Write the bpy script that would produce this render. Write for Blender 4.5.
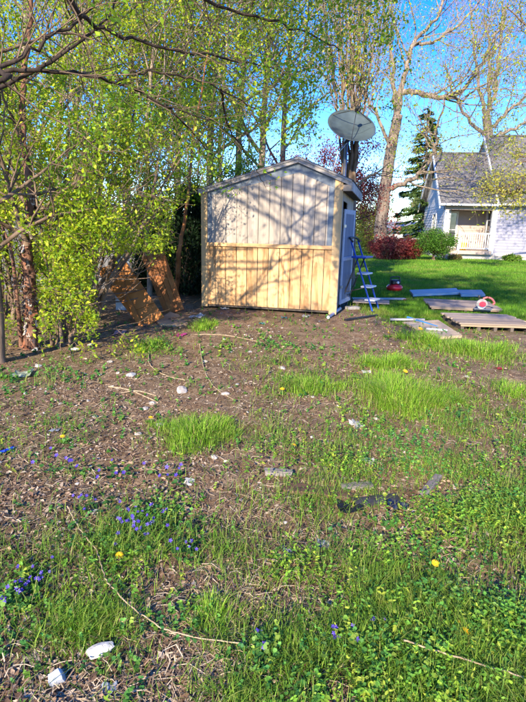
import bpy, bmesh, math, random
import numpy as np
from mathutils import Vector, Matrix

for o in list(bpy.data.objects):
    bpy.data.objects.remove(o, do_unlink=True)
scene = bpy.context.scene
C = scene.collection

# ------------------------------------------------------------------ camera
FPX, YH, CAM_H = 507.0, 228.0, 1.5          # focal length and horizon in photo pixels (526 x 702)
PITCH = math.atan((351 - YH) / FPX)
ROLL = math.radians(1.3)
F_ = np.array([0, math.cos(PITCH), -math.sin(PITCH)])
R0 = np.array([1, 0, 0.0]); U0 = np.array([0, math.sin(PITCH), math.cos(PITCH)])
U_ = U0 * math.cos(ROLL) - R0 * math.sin(ROLL)
R_ = R0 * math.cos(ROLL) + U0 * math.sin(ROLL)
cam_d = bpy.data.cameras.new('camera'); cam = bpy.data.objects.new('camera', cam_d); C.objects.link(cam)
cam_d.sensor_fit = 'VERTICAL'; cam_d.sensor_height = 24.0; cam_d.lens = 24.0 * FPX / 702.0
cam_d.clip_end = 2000; cam_d.clip_start = 0.05
M4 = Matrix(((R_[0], U_[0], -F_[0], 0), (R_[1], U_[1], -F_[1], 0), (R_[2], U_[2], -F_[2], CAM_H), (0, 0, 0, 1)))
cam.matrix_world = M4
scene.camera = cam

# ------------------------------------------------------------------ light
SUN_AZ, SUN_EL = math.radians(19), math.radians(25)    # sun stands behind the camera, to its left
to_sun = Vector((-math.sin(SUN_AZ) * math.cos(SUN_EL), -math.cos(SUN_AZ) * math.cos(SUN_EL), math.sin(SUN_EL)))
world = bpy.data.worlds.new('World'); scene.world = world; world.use_nodes = True
wn = world.node_tree.nodes; wl = world.node_tree.links; wn.clear()
sky = wn.new('ShaderNodeTexSky'); sky.sky_type = 'NISHITA'; sky.sun_disc = False
sky.sun_elevation = SUN_EL; sky.sun_rotation = math.atan2(to_sun.x, to_sun.y)
sky.air_density = 0.9; sky.dust_density = 0.0; sky.ozone_density = 4.0
bg = wn.new('ShaderNodeBackground'); bg.inputs['Strength'].default_value = 0.15
wo = wn.new('ShaderNodeOutputWorld'); hsv = wn.new('ShaderNodeHueSaturation'); hsv.inputs['Saturation'].default_value = 1.35; hsv.inputs['Hue'].default_value = 0.522
wl.new(sky.outputs[0], hsv.inputs['Color']); wl.new(hsv.outputs[0], bg.inputs[0]); wl.new(bg.outputs[0], wo.inputs[0])
sd = bpy.data.lights.new('sun', 'SUN'); sd.energy = 3.7; sd.angle = math.radians(0.6); sd.color = (1.0, 0.87, 0.66)
so = bpy.data.objects.new('sun', sd); C.objects.link(so)
so.rotation_euler = to_sun.to_track_quat('Z', 'Y').to_euler(); so.location = (-8, -8, 12)
scene.view_settings.view_transform = 'Standard'; scene.view_settings.look = 'None'
scene.view_settings.exposure = 1.68; scene.view_settings.gamma = 1.0
scene.view_settings.use_curve_mapping = False
scene.render.engine = 'CYCLES'
scene.cycles.max_bounces = 6; scene.cycles.diffuse_bounces = 3; scene.cycles.transmission_bounces = 4
scene.cycles.transparent_max_bounces = 4

# ------------------------------------------------------------------ helpers
def ray(px, py):
    return (px - 263) / FPX * R_ - (py - 351) / FPX * U_ + F_
def at(px, py, Y):
    r = ray(px, py); return np.array([0, 0, CAM_H]) + r * (Y / r[1])
def flat(px, py, z=0.0):
    r = ray(px, py); return np.array([0, 0, CAM_H]) + r * ((z - CAM_H) / r[2])

def _hash(ix, iy, s):
    n = (ix * 374761393 + iy * 668265263 + s * 974711) & 0x7fffffff
    n = ((n ^ (n >> 13)) * 1274126177) & 0x7fffffff
    return ((n ^ (n >> 16)) & 0xffff) / 65535.0
def vnoise(x, y, s=0):
    x = np.asarray(x, float); y = np.asarray(y, float)
    ix = np.floor(x).astype(np.int64); iy = np.floor(y).astype(np.int64)
    fx = x - ix; fy = y - iy; fx = fx * fx * (3 - 2 * fx); fy = fy * fy * (3 - 2 * fy)
    a = _hash(ix, iy, s); b = _hash(ix + 1, iy, s); c = _hash(ix, iy + 1, s); d = _hash(ix + 1, iy + 1, s)
    return (a * (1 - fx) + b * fx) * (1 - fy) + (c * (1 - fx) + d * fx) * fy
def sstep(a, b, x):
    t = np.clip((np.asarray(x, float) - a) / (b - a), 0, 1); return t * t * (3 - 2 * t)

def lawn_mask(x, y):
    """1 on the mown lawn, 0 on the worn yard."""
    x = np.asarray(x, float); y = np.asarray(y, float)
    w = (vnoise(x * 0.9, y * 0.9, 5) - 0.5) * 1.2
    right = sstep(0.0, 1.2, (x - 2.2) + (y - 9.0) * 0.35 + w)       # right of the shed
    return np.clip(right * sstep(7.6, 9.4, y + w * 0.8) + sstep(13.0, 15.0, y + w), 0, 1)
def gz(x, y):
    x = np.asarray(x, float); y = np.asarray(y, float)
    near = 1 - sstep(9, 16, np.hypot(x, y))
    soil = 1 - lawn_mask(x, y)
    z = (vnoise(x * 0.6, y * 0.6, 1) - 0.5) * 0.07 + (vnoise(x * 2.1, y * 2.1, 2) - 0.5) * 0.035
    z += soil * ((vnoise(x * 7, y * 7, 3) - 0.5) * 0.018 + (vnoise(x * 19, y * 19, 4) - 0.5) * 0.012)
    # keep it level where the shed stands
    sx = (x - 0.35); sy = (y - 10.6)
    lvl = sstep(1.2, 2.6, np.hypot(sx, sy))
    return z * near * (0.25 + 0.75 * lvl)
def gp(px, py, dz=0.0):
    p = flat(px, py); z = float(gz(p[0], p[1])); p = flat(px, py, z); p[2] = float(gz(p[0], p[1])) + dz
    return p

def new_mat(name):
    m = bpy.data.materials.new(name); m.use_nodes = True
    n = m.node_tree.nodes; l = m.node_tree.links
    return m, n, l, n['Principled BSDF']
def plain(name, col, rough=0.6, metal=0.0, var=0.12, scale=18.0, bump=0.15, spec=0.5):
    """a colour with a little mottling and fine relief"""
    m, n, l, b = new_mat(name)
    tc = n.new('ShaderNodeTexCoord'); no = n.new('ShaderNodeTexNoise'); no.inputs['Scale'].default_value = scale
    no.inputs['Detail'].default_value = 6; l.new(tc.outputs['Object'], no.inputs['Vector'])
    r = n.new('ShaderNodeValToRGB'); c = np.array(col)
    r.color_ramp.elements[0].position = 0.3; r.color_ramp.elements[1].position = 0.7
    r.color_ramp.elements[0].color = (*np.clip(c * (1 - var), 0, 1), 1); r.color_ramp.elements[1].color = (*np.clip(c * (1 + var), 0, 1), 1)
    l.new(no.outputs['Fac'], r.inputs[0]); l.new(r.outputs[0], b.inputs['Base Color'])
    b.inputs['Roughness'].default_value = rough; b.inputs['Metallic'].default_value = metal
    b.inputs['Specular IOR Level'].default_value = spec
    if bump:
        bp = n.new('ShaderNodeBump'); bp.inputs['Strength'].default_value = bump; bp.inputs['Distance'].default_value = 0.01
        l.new(no.outputs['Fac'], bp.inputs['Height']); l.new(bp.outputs[0], b.inputs['Normal'])
    return m
def wood(name, cols, grain=(14, 14, 0.9), rough=0.75, vary=0.25, bump=0.35, stain=None, knots=False):
    """streaky wood; grain runs along the axis with the smallest scale"""
    m, n, l, b = new_mat(name)
    tc = n.new('ShaderNodeTexCoord'); oi = n.new('ShaderNodeObjectInfo')
    ad = n.new('ShaderNodeVectorMath'); ad.operation = 'ADD'
    sc = n.new('ShaderNodeVectorMath'); sc.operation = 'SCALE'; sc.inputs['Scale'].default_value = 37.0
    cb = n.new('ShaderNodeCombineXYZ')
    for k in range(3): l.new(oi.outputs['Random'], cb.inputs[k])
    l.new(cb.outputs[0], sc.inputs[0]); l.new(tc.outputs['Object'], ad.inputs[0]); l.new(sc.outputs[0], ad.inputs[1])
    mp = n.new('ShaderNodeMapping'); mp.inputs['Scale'].default_value = grain; l.new(ad.outputs[0], mp.inputs[0])
    n1 = n.new('ShaderNodeTexNoise'); n1.inputs['Scale'].default_value = 1.0; n1.inputs['Detail'].default_value = 8
    n1.inputs['Distortion'].default_value = 1.4 if knots else 0.4
    l.new(mp.outputs[0], n1.inputs['Vector'])
    n2 = n.new('ShaderNodeTexNoise'); n2.inputs['Scale'].default_value = 6.0; n2.inputs['Detail'].default_value = 5
    l.new(mp.outputs[0], n2.inputs['Vector'])
    mx = n.new('ShaderNodeMath'); mx.operation = 'MULTIPLY_ADD'; mx.inputs[1].default_value = 0.35; 
    l.new(n2.outputs['Fac'], mx.inputs[0])
    ml = n.new('ShaderNodeMath'); ml.operation = 'MULTIPLY'; ml.inputs[1].default_value = 0.68
    l.new(n1.outputs['Fac'], ml.inputs[0]); l.new(ml.outputs[0], mx.inputs[2])
    fac = mx.outputs[0]
    if knots:       # cathedral figure: bands across a distorted field
        wv = n.new('ShaderNodeMath'); wv.operation = 'PINGPONG'; wv.inputs[1].default_value = 0.11; l.new(n1.outputs['Fac'], wv.inputs[0])
        w2 = n.new('ShaderNodeMath'); w2.operation = 'MULTIPLY_ADD'; w2.inputs[1].default_value = 2.2; w2.inputs[2].default_value = -0.12
        l.new(wv.outputs[0], w2.inputs[0])
        w3 = n.new('ShaderNodeMath'); w3.operation = 'ADD'; l.new(w2.outputs[0], w3.inputs[0]); l.new(fac, w3.inputs[1]); fac = w3.outputs[0]
    r = n.new('ShaderNodeValToRGB'); e = r.color_ramp.elements
    e[0].position = 0.32; e[1].position = 0.7
    e[0].color = (*cols[0], 1); e[1].color = (*cols[-1], 1)
    if len(cols) == 3: k = e.new(0.5); k.color = (*cols[1], 1)
    l.new(fac, r.inputs[0])
    hs = n.new('ShaderNodeHueSaturation')
    mr = n.new('ShaderNodeMapRange'); mr.inputs[3].default_value = 1 - vary; mr.inputs[4].default_value = 1 + vary
    l.new(oi.outputs['Random'], mr.inputs[0]); l.new(mr.outputs[0], hs.inputs['Value']); l.new(r.outputs[0], hs.inputs['Color'])
    out = hs.outputs[0]
    if stain:
        n3 = n.new('ShaderNodeTexNoise'); n3.inputs['Scale'].default_value = 2.2; n3.inputs['Detail'].default_value = 7
        l.new(ad.outputs[0], n3.inputs['Vector'])
        r3 = n.new('ShaderNodeValToRGB'); r3.color_ramp.elements[0].position = 0.52; r3.color_ramp.elements[1].position = 0.68
        r3.color_ramp.elements[0].color = (0, 0, 0, 1); r3.color_ramp.elements[1].color = (0.75, 0.75, 0.75, 1)
        l.new(n3.outputs['Fac'], r3.inputs[0])
        mi = n.new('ShaderNodeMix'); mi.data_type = 'RGBA'; l.new(r3.outputs[0], mi.inputs['Factor'])
        l.new(out, mi.inputs['A']); mi.inputs['B'].default_value = (*stain, 1); out = mi.outputs['Result']
    l.new(out, b.inputs['Base Color']); b.inputs['Roughness'].default_value = rough
    b.inputs['Specular IOR Level'].default_value = 0.3
    bp = n.new('ShaderNodeBump'); bp.inputs['Strength'].default_value = bump; bp.inputs['Distance'].default_value = 0.006
    l.new(fac, bp.inputs['Height']); l.new(bp.outputs[0], b.inputs['Normal'])
    return m
def leafmat(name, trans=0.38, rough=0.5):
    m, n, l, b = new_mat(name)
    at_ = n.new('ShaderNodeAttribute'); at_.attribute_name = 'tint'
    l.new(at_.outputs['Color'], b.inputs['Base Color']); b.inputs['Roughness'].default_value = rough
    b.inputs['Specular IOR Level'].default_value = 0.25
    tr = n.new('ShaderNodeBsdfTranslucent')
    hs = n.new('ShaderNodeHueSaturation'); hs.inputs['Value'].default_value = 1.5; hs.inputs['Saturation'].default_value = 1.05
    l.new(at_.outputs['Color'], hs.inputs['Color']); l.new(hs.outputs[0], tr.inputs[0])
    mx = n.new('ShaderNodeMixShader'); mx.inputs[0].default_value = trans
    l.new(b.outputs[0], mx.inputs[1]); l.new(tr.outputs[0], mx.inputs[2]); l.new(mx.outputs[0], n['Material Output'].inputs[0])
    return m
def bark(name, c0, c1, scale=9.0, stretch=0.25, bump=0.8):
    m, n, l, b = new_mat(name)
    tc = n.new('ShaderNodeTexCoord'); mp = n.new('ShaderNodeMapping'); mp.inputs['Scale'].default_value = (1, 1, stretch)
    l.new(tc.outputs['Object'], mp.inputs[0])
    no = n.new('ShaderNodeTexNoise'); no.inputs['Scale'].default_value = scale; no.inputs['Detail'].default_value = 9; no.inputs['Roughness'].default_value = 0.65
    l.new(mp.outputs[0], no.inputs['Vector'])
    r = n.new('ShaderNodeValToRGB'); r.color_ramp.elements[0].position = 0.36; r.color_ramp.elements[1].position = 0.66
    r.color_ramp.elements[0].color = (*c0, 1); r.color_ramp.elements[1].color = (*c1, 1)
    l.new(no.outputs['Fac'], r.inputs[0]); l.new(r.outputs[0], b.inputs['Base Color'])
    b.inputs['Roughness'].default_value = 0.9; b.inputs['Specular IOR Level'].default_value = 0.15
    bp = n.new('ShaderNodeBump'); bp.inputs['Strength'].default_value = bump; bp.inputs['Distance'].default_value = 0.02
    l.new(no.outputs['Fac'], bp.inputs['Height']); l.new(bp.outputs[0], b.inputs['Normal'])
    return m

def np_obj(name, verts, tris, mat, parent=None, tint=None, smooth=False):
    me = bpy.data.meshes.new(name)
    verts = np.ascontiguousarray(verts, np.float32); tris = np.ascontiguousarray(tris, np.int32)
    k = tris.shape[1]
    me.vertices.add(len(verts)); me.vertices.foreach_set('co', verts.ravel())
    me.loops.add(tris.size); me.loops.foreach_set('vertex_index', tris.ravel())
    me.polygons.add(len(tris)); me.polygons.foreach_set('loop_start', np.arange(0, tris.size, k, dtype=np.int32))
    me.polygons.foreach_set('loop_total', np.full(len(tris), k, np.int32))
    if smooth: me.polygons.foreach_set('use_smooth', np.ones(len(tris), bool))
    me.update(calc_edges=True); me.validate()
    if tint is not None:
        a = me.attributes.new('tint', 'FLOAT_COLOR', 'POINT')
        c = np.ones((len(verts), 4), np.float32); c[:, :3] = np.clip(tint, 0, 1); a.data.foreach_set('color', c.ravel())
    me.materials.append(mat)
    o = bpy.data.objects.new(name, me); C.objects.link(o)
    if parent is not None: o.parent = parent
    return o
def obj(name, bm, mat, parent=None, smooth=False, loc=None):
    me = bpy.data.meshes.new(name)
    bmesh.ops.recalc_face_normals(bm, faces=bm.faces[:])
    bm.to_mesh(me); bm.free()
    if smooth: me.polygons.foreach_set('use_smooth', np.ones(len(me.polygons), bool))
    me.materials.append(mat)
    o = bpy.data.objects.new(name, me); C.objects.link(o)
    if parent is not None: o.parent = parent
    if loc is not None: o.location = loc
    return o
def tag(o, label=None, cat=None, group=None, kind=None):
    if label: o['label'] = label
    if cat: o['category'] = cat
    if group: o['group'] = group
    if kind: o['kind'] = kind
    return o
def thing(name, label, cat, loc=(0, 0, 0), rotz=0.0, group=None):
    o = bpy.data.objects.new(name, None); C.objects.link(o)
    o.location = loc; o.rotation_euler = (0, 0, rotz); o.empty_display_size = 0.1
    return tag(o, label, cat, group)

def box(bm, lo, hi, mat=None, bevel=0.0):
    lo = Vector(lo); hi = Vector(hi); c = (lo + hi) / 2; s = hi - lo
    m = Matrix.Translation(c) @ Matrix.Diagonal((abs(s.x), abs(s.y), abs(s.z), 1))
    if mat is not None: m = mat @ m
    r = bmesh.ops.create_cube(bm, size=1.0, matrix=m)
    if bevel:
        es = list({e for v in r['verts'] for e in v.link_edges})
        bmesh.ops.bevel(bm, geom=es, offset=bevel, segments=1, affect='EDGES')
    return bm
def B(lo, hi, bevel=0.0, mat=None): return box(bmesh.new(), lo, hi, mat, bevel)
def prism(bm, poly, y0, y1):
    """polygon in x-z, extruded along y"""
    a = [bm.verts.new((p[0], y0, p[1])) for p in poly]; b = [bm.verts.new((p[0], y1, p[1])) for p in poly]
    bm.faces.new(a); bm.faces.new(b[::-1]); k = len(poly)
    for i in range(k): bm.faces.new((a[i], b[i], b[(i + 1) % k], a[(i + 1) % k]))
    return bm
def lathe(bm, prof, n=20, mat=None):
    rings = []
    for (r, z) in prof:
        rings.append([bm.verts.new((r * math.cos(2 * math.pi * i / n), r * math.sin(2 * math.pi * i / n), z)) for i in range(n)])
    for a, b in zip(rings, rings[1:]):
        for i in range(n): bm.faces.new((a[i], a[(i + 1) % n], b[(i + 1) % n], b[i]))
    bm.faces.new(rings[0][::-1]); bm.faces.new(rings[-1])
    if mat is not None: bmesh.ops.transform(bm, matrix=mat, verts=[v for r in rings for v in r])
    return bm

class Tubes:
    """collects tapered tubes as numpy arrays"""
    def __init__(s): s.v = []; s.f = []; s.n = 0
    def add(s, pts, rad, k=6):
        pts = np.asarray(pts, float); m = len(pts); rad = np.broadcast_to(np.asarray(rad, float), (m,))
        t = np.gradient(pts, axis=0); t /= np.linalg.norm(t, axis=1, keepdims=True) + 1e-9
        ref = np.array([1.0, 0, 0]) if abs(t[:, 0]).mean() < 0.8 else np.array([0, 1.0, 0])
        a = np.cross(t, ref); a /= np.linalg.norm(a, axis=1, keepdims=True) + 1e-9
        b = np.cross(t, a)
        th = np.arange(k) * 2 * math.pi / k
        ring = pts[:, None] + rad[:, None, None] * (np.cos(th)[None, :, None] * a[:, None] + np.sin(th)[None, :, None] * b[:, None])
        idx = np.arange(m * k).reshape(m, k) + s.n
        q = np.stack([idx[:-1], np.roll(idx[:-1], -1, 1), np.roll(idx[1:], -1, 1), idx[1:]], -1).reshape(-1, 4)
        s.v.append(ring.reshape(-1, 3)); s.f.append(q); s.n += m * k
        # closing points
        for e in (() if k < 5 else (0, -1)):
            s.v.append(pts[e][None]); i = s.n; s.n += 1
            r_ = idx[e]; s.f.append(np.stack([r_, np.roll(r_, -1), np.full(k, i), np.full(k, i)], -1))
        return s
    def build(s, name, mat, parent=None, base=None, smooth=True):
        v = np.concatenate(s.v); f = np.concatenate(s.f)
        if base is not None: v = v - np.asarray(base)
        t1 = f[:, :3]; t2 = f[:, [0, 2, 3]]; t2 = t2[f[:, 2] != f[:, 3]]
        return np_obj(name, v, np.concatenate([t1, t2]), mat, parent, smooth=smooth)
def catmull(P, n=6):
    P = np.asarray(P, float); Q = np.vstack([2 * P[0] - P[1], P, 2 * P[-1] - P[-2]]); out = []
    for i in range(1, len(Q) - 2):
        for t in np.linspace(0, 1, n, endpoint=False):
            a, b, c, d = Q[i - 1], Q[i], Q[i + 1], Q[i + 2]
            out.append(0.5 * (2 * b + (c - a) * t + (2 * a - 5 * b + 4 * c - d) * t * t + (3 * b - a - 3 * c + d) * t ** 3))
    out.append(P[-1]); return np.array(out)

def basis(fwd, up):
    f = fwd / (np.linalg.norm(fwd, axis=1, keepdims=True) + 1e-9)
    s = np.cross(f, up); s /= np.linalg.norm(s, axis=1, keepdims=True) + 1e-9
    u = np.cross(s, f)
    return np.stack([s, f, u], axis=2)          # columns: side, forward, up
def scatter(tv, tf, pos, rot, scl, col=None):
    """merge copies of a template; returns verts, tris, tints"""
    tv = np.asarray(tv, float); tf = np.asarray(tf, np.int64); n = len(pos); k = len(tv)
    scl = np.asarray(scl, float)
    if scl.ndim == 1: scl = np.repeat(scl[:, None], 3, 1)
    v = np.einsum('nij,nkj->nki', rot, tv[None] * scl[:, None, :]) + pos[:, None]
    f = (tf[None] + (np.arange(n) * k)[:, None, None]).reshape(-1, tf.shape[1])
    c = None if col is None else np.repeat(col, k, axis=0)
    return v.reshape(-1, 3), f, c
def merge(parts):
    V, Fc, Cc, n = [], [], [], 0
    for v, f, c in parts:
        V.append(v); Fc.append(f + n); Cc.append(c); n += len(v)
    return np.concatenate(V), np.concatenate(Fc), np.concatenate(Cc)
LEAF_V = [(0, 0, 0), (-0.26, 0.42, 0.07), (0, 1, -0.04), (0.26, 0.42, 0.07)]
LEAF_F = [(0, 3, 2), (0, 2, 1)]
ROUND_V = [(0, 0, 0), (-0.42, 0.12, 0.06), (-0.46, 0.55, 0.1), (0, 0.95, -0.02), (0.46, 0.55, 0.1), (0.42, 0.12, 0.06), (0, 0.45, -0.03)]
OVATE_V = [(0, 0, 0), (-0.19, 0.2, 0.05), (-0.22, 0.55, 0.05), (0, 1, -0.08), (0.22, 0.55, 0.05), (0.19, 0.2, 0.05), (0, 0.45, -0.03)]
ROUND_F = [(6, 0, 5), (6, 5, 4), (6, 4, 3), (6, 3, 2), (6, 2, 1), (6, 1, 0)]
def tints(rng, n, cols, jitter=0.18):
    cols = np.array(cols); c = cols[rng.integers(0, len(cols), n)]
    return np.clip(c * (1 + rng.normal(0, jitter, (n, 1))), 0.004, 1)
def rand_dirs(rng, n):
    d = rng.normal(size=(n, 3)); return d / np.linalg.norm(d, axis=1, keepdims=True)

# ------------------------------------------------------------------ trees
def project(p):
    d = np.atleast_2d(p) - np.array([0, 0, CAM_H]); z = np.maximum(d @ F_, 1e-3)
    return 263 + FPX * (d @ R_) / z, 351 - FPX * (d @ U_) / z, np.where(d @ F_ > 0.05, d[:, 1], -9)
# gaps in the shrubbery: (x0, x1, y0, y1, nearer than, share of leaves missing)
GAPS = [(98, 190, 254, 334, 9.6, 0.94), (22, 40, 235, 352, 5.93, 0.8), (196, 345, 197, 325, 9.4, 0.985), (206, 262, 180, 192, 9.4, 0.3), (280, 362, 150, 192, 9.4, 0.93), (240, 280, 164, 192, 9.4, 0.5), (176, 204, 205, 306, 12.5, 0.9), (0, 26, 225, 315, 9.5, 0.6), (345, 526, 140, 345, 9.0, 1.0), (322, 378, 108, 152, 12.9, 0.9)]
def open_gap(p, rng, sun=True):
    x, y, d = project(p); keep = np.ones(len(x), bool)
    for (a, b, c, e, D, sh) in GAPS: keep &= ~((x > a) & (x < b) & (y > c) & (y < e) & (d < D) & (d > 0) & (rng.random(len(x)) < sh))
    # thin twigs where the sun gets through to the panels and the shed front
    if not sun: return keep
    p = np.atleast_2d(p); ts = np.array(to_sun)
    for (Y, x0, x1, z0, z1, sh) in ((8.4, -2.7, -1.25, 0.1, 1.35, 0.85), (9.25, -1.2, 1.3, 0.1, 2.75, 0.84)):
        k = (Y - p[:, 1]) / -ts[1]; x = p[:, 0] - ts[0] * k; z = p[:, 2] - ts[2] * k
        keep &= ~((k > 0) & (x > x0) & (x < x1) & (z > z0) & (z < z1) & (rng.random(len(p)) < sh))
    return keep
class Tree:
    def __init__(s, name, label, cat, base, seed, group=None):
        s.rng = np.random.default_rng(seed); s.base = np.asarray(base, float)
        s.root = thing(name, label, cat, tuple(s.base), 0, group)
        s.thin = False; s.trunk = Tubes(); s.br = Tubes(); s.tips = []; s.nb = 0
    def limb(s, pts, r0, r1, big=True, n=6, k=8, wob=0.0):
        P = catmull(pts, n)
        if wob: P[1:-1] += s.rng.normal(0, wob, P[1:-1].shape)
        R = np.linspace(r0, r1, len(P))
        if big: R[0] *= 1.15
        (s.trunk if big else s.br).add(P, R, k); s.nb += not big
        return P, R
    def kids(s, P, R, n, L, lev, ang=(30, 60), frac=(0.25, 1.0), wob=0.16, trop=0.05, shrink=0.62, nk=3, rk=0.5, rmin=0.004):
        for _ in range(n):
            t = s.rng.uniform(*frac) * (len(P) - 1); i = min(int(t), len(P) - 2); f = t - i
            p = P[i] * (1 - f) + P[i + 1] * f; d = P[i + 1] - P[i]; d /= np.linalg.norm(d) + 1e-9
            r = max((R[i] * (1 - f) + R[i + 1] * f) * rk, rmin)
            s.grow(p, s.turn(d, ang), L * s.rng.uniform(0.7, 1.25), r, lev, ang, wob, trop, shrink, nk, rmin)
    def turn(s, d, ang):
        a = math.radians(s.rng.uniform(*ang)); q = s.rng.normal(size=3); q -= d * q.dot(d); q /= np.linalg.norm(q)
        return d * math.cos(a) + q * math.sin(a)
    def grow(s, p, d, L, r, lev, ang, wob, trop, shrink, nk, rmin):
        n = 5 if lev else 4; pts = [p]
        for _ in range(n):
            d = d + s.rng.normal(0, wob, 3) + np.array([0, 0, trop]); d /= np.linalg.norm(d)
            pts.append(pts[-1] + d * L / n)
        if lev < 2 and not open_gap(pts[-1], s.rng, s.thin)[0]: return
        pts = np.array(pts); R = np.linspace(r, max(r * (0.5 if lev else 0.3), rmin * 0.5), n + 1)
        s.br.add(pts, R, 5 if lev > 1 else (4 if lev else 3)); s.nb += 1
        if lev == 0: s.tips.append(pts); return
        s.kids(pts, R, nk, L * shrink, lev - 1, ang, (0.3, 1.0), wob, trop, shrink, nk, 0.6, rmin)
        s.grow(pts[-1], d, L * shrink, R[-1], lev - 1, ang, wob, trop, shrink, nk, rmin)
    def leaves(s, per, size, cols, mat, spread=0.06, droop=0.25, name='crown', shape='leaf', keep=None, sz_var=0.3):
        T = np.array(s.tips); n = len(T) * per
        ti = s.rng.integers(0, len(T), n); t = s.rng.uniform(0.1, 1, n) * (T.shape[1] - 1)
        i = np.minimum(t.astype(int), T.shape[1] - 2); f = (t - i)[:, None]
        p = T[ti, i] * (1 - f) + T[ti, i + 1] * f + s.rng.normal(0, spread, (n, 3))
        p = p[open_gap(p, s.rng)]; n = len(p)
        fw = rand_dirs(s.rng, n); fw[:, 2] -= droop
        up = rand_dirs(s.rng, n) + np.array([0, 0, 0.7])
        sc = size * np.clip(s.rng.normal(1, sz_var, n), 0.4, 1.8)
        tv, tf = (LEAF_V, LEAF_F) if shape == 'leaf' else (ROUND_V, ROUND_F)
        v, fc, c = scatter(tv, tf, p, basis(fw, up), sc, tints(s.rng, n, cols))
        return np_obj(name, v - s.base, fc, mat, s.root, c)
    def finish(s, bmat, brmat=None):
        if s.trunk.n: s.trunk.build('trunk', bmat, s.root, s.base)
        if s.br.n: tag(s.br.build('branches', brmat or bmat, s.root, s.base), kind='stuff')
        return s

# ================================================================== GROUND
def ground_material():
    m, n, l, b = new_mat('yard_soil')
    tc = n.new('ShaderNodeTexCoord'); at_ = n.new('ShaderNodeAttribute'); at_.attribute_name = 'lawn'
    def noise(s, d=8, r=0.6):
        q = n.new('ShaderNodeTexNoise'); q.inputs['Scale'].default_value = s; q.inputs['Detail'].default_value = d; q.inputs['Roughness'].default_value = r
        l.new(tc.outputs['Object'], q.inputs['Vector']); return q.outputs['Fac']
    def ramp(fac, st):
        r = n.new('ShaderNodeValToRGB'); e = r.color_ramp.elements
        e[0].position, e[1].position = st[0][0], st[-1][0]; e[0].color = (*st[0][1], 1); e[1].color = (*st[-1][1], 1)
        for p, c in st[1:-1]: k = e.new(p); k.color = (*c, 1)
        l.new(fac, r.inputs[0]); return r.outputs[0]
    def mix(f, a, b_):
        x = n.new('ShaderNodeMix'); x.data_type = 'RGBA'; l.new(f, x.inputs['Factor']); l.new(a, x.inputs['A']); l.new(b_, x.inputs['B']); return x.outputs['Result']
    fine = noise(55, 10, 0.7); mid = noise(6.5, 8); big = noise(1.1, 5)
    soil = ramp(fine, [(0.25, (0.075, 0.045, 0.026)), (0.5, (0.20, 0.126, 0.072)), (0.78, (0.38, 0.262, 0.16))])
    dry = ramp(fine, [(0.25, (0.16, 0.11, 0.068)), (0.5, (0.31, 0.225, 0.14)), (0.78, (0.50, 0.39, 0.265))])
    c = mix(ramp(mid, [(0.45, (0, 0, 0)), (0.68, (1, 1, 1))]), soil, dry)
    moss = ramp(fine, [(0.3, (0.035, 0.05, 0.015)), (0.7, (0.12, 0.13, 0.05))])
    c = mix(ramp(big, [(0.52, (0, 0, 0)), (0.72, (0.55, 0.55, 0.55))]), c, moss)
    turf = ramp(mid, [(0.3, (0.05, 0.09, 0.02)), (0.7, (0.10, 0.17, 0.03))])
    c = mix(at_.outputs['Fac'], c, turf)
    l.new(c, b.inputs['Base Color']); b.inputs['Roughness'].default_value = 0.95; b.inputs['Specular IOR Level'].default_value = 0.12
    bp = n.new('ShaderNodeBump'); bp.inputs['Strength'].default_value = 0.9; bp.inputs['Distance'].default_value = 0.018
    l.new(fine, bp.inputs['Height']); l.new(bp.outputs[0], b.inputs['Normal'])
    return m
def coords(lo, hi, step, far, ratio=1.35):
    c = list(np.arange(lo, hi + 1e-6, step)); d = step
    while c[-1] < far: d *= ratio; c.append(c[-1] + d)
    d = step; a = [lo]
    while a[-1] > -far: d *= ratio; a.append(a[-1] - d)
    return np.array(a[:0:-1] + c)
gx = coords(-6.0, 7.0, 0.038, 500)
gy_ = [0.7]
while gy_[-1] < 13: gy_.append(gy_[-1] + max(0.015, 0.0095 * gy_[-1]))
d = 0.12
while gy_[-1] < 700: d *= 1.25; gy_.append(gy_[-1] + d)
a_ = [0.7]; d = 0.02
while a_[-1] > -300: d *= 1.4; a_.append(a_[-1] - d)
gy = np.array(a_[:0:-1] + gy_)
GX, GY = np.meshgrid(gx, gy); GZ = gz(GX, GY)
nx, ny = len(gx), len(gy); ii = np.arange(nx * ny).reshape(ny, nx)
quads = np.stack([ii[:-1, :-1], ii[:-1, 1:], ii[1:, 1:], ii[1:, :-1]], -1).reshape(-1, 4)
ground = np_obj('ground', np.stack([GX, GY, GZ], -1).reshape(-1, 3), quads, ground_material(), smooth=True)
ga = ground.data.attributes.new('lawn', 'FLOAT', 'POINT'); ga.data.foreach_set('value', lawn_mask(GX, GY).ravel().astype(np.float32))
tag(ground, 'bare brown yard soil running into lawn', kind='structure')

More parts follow.
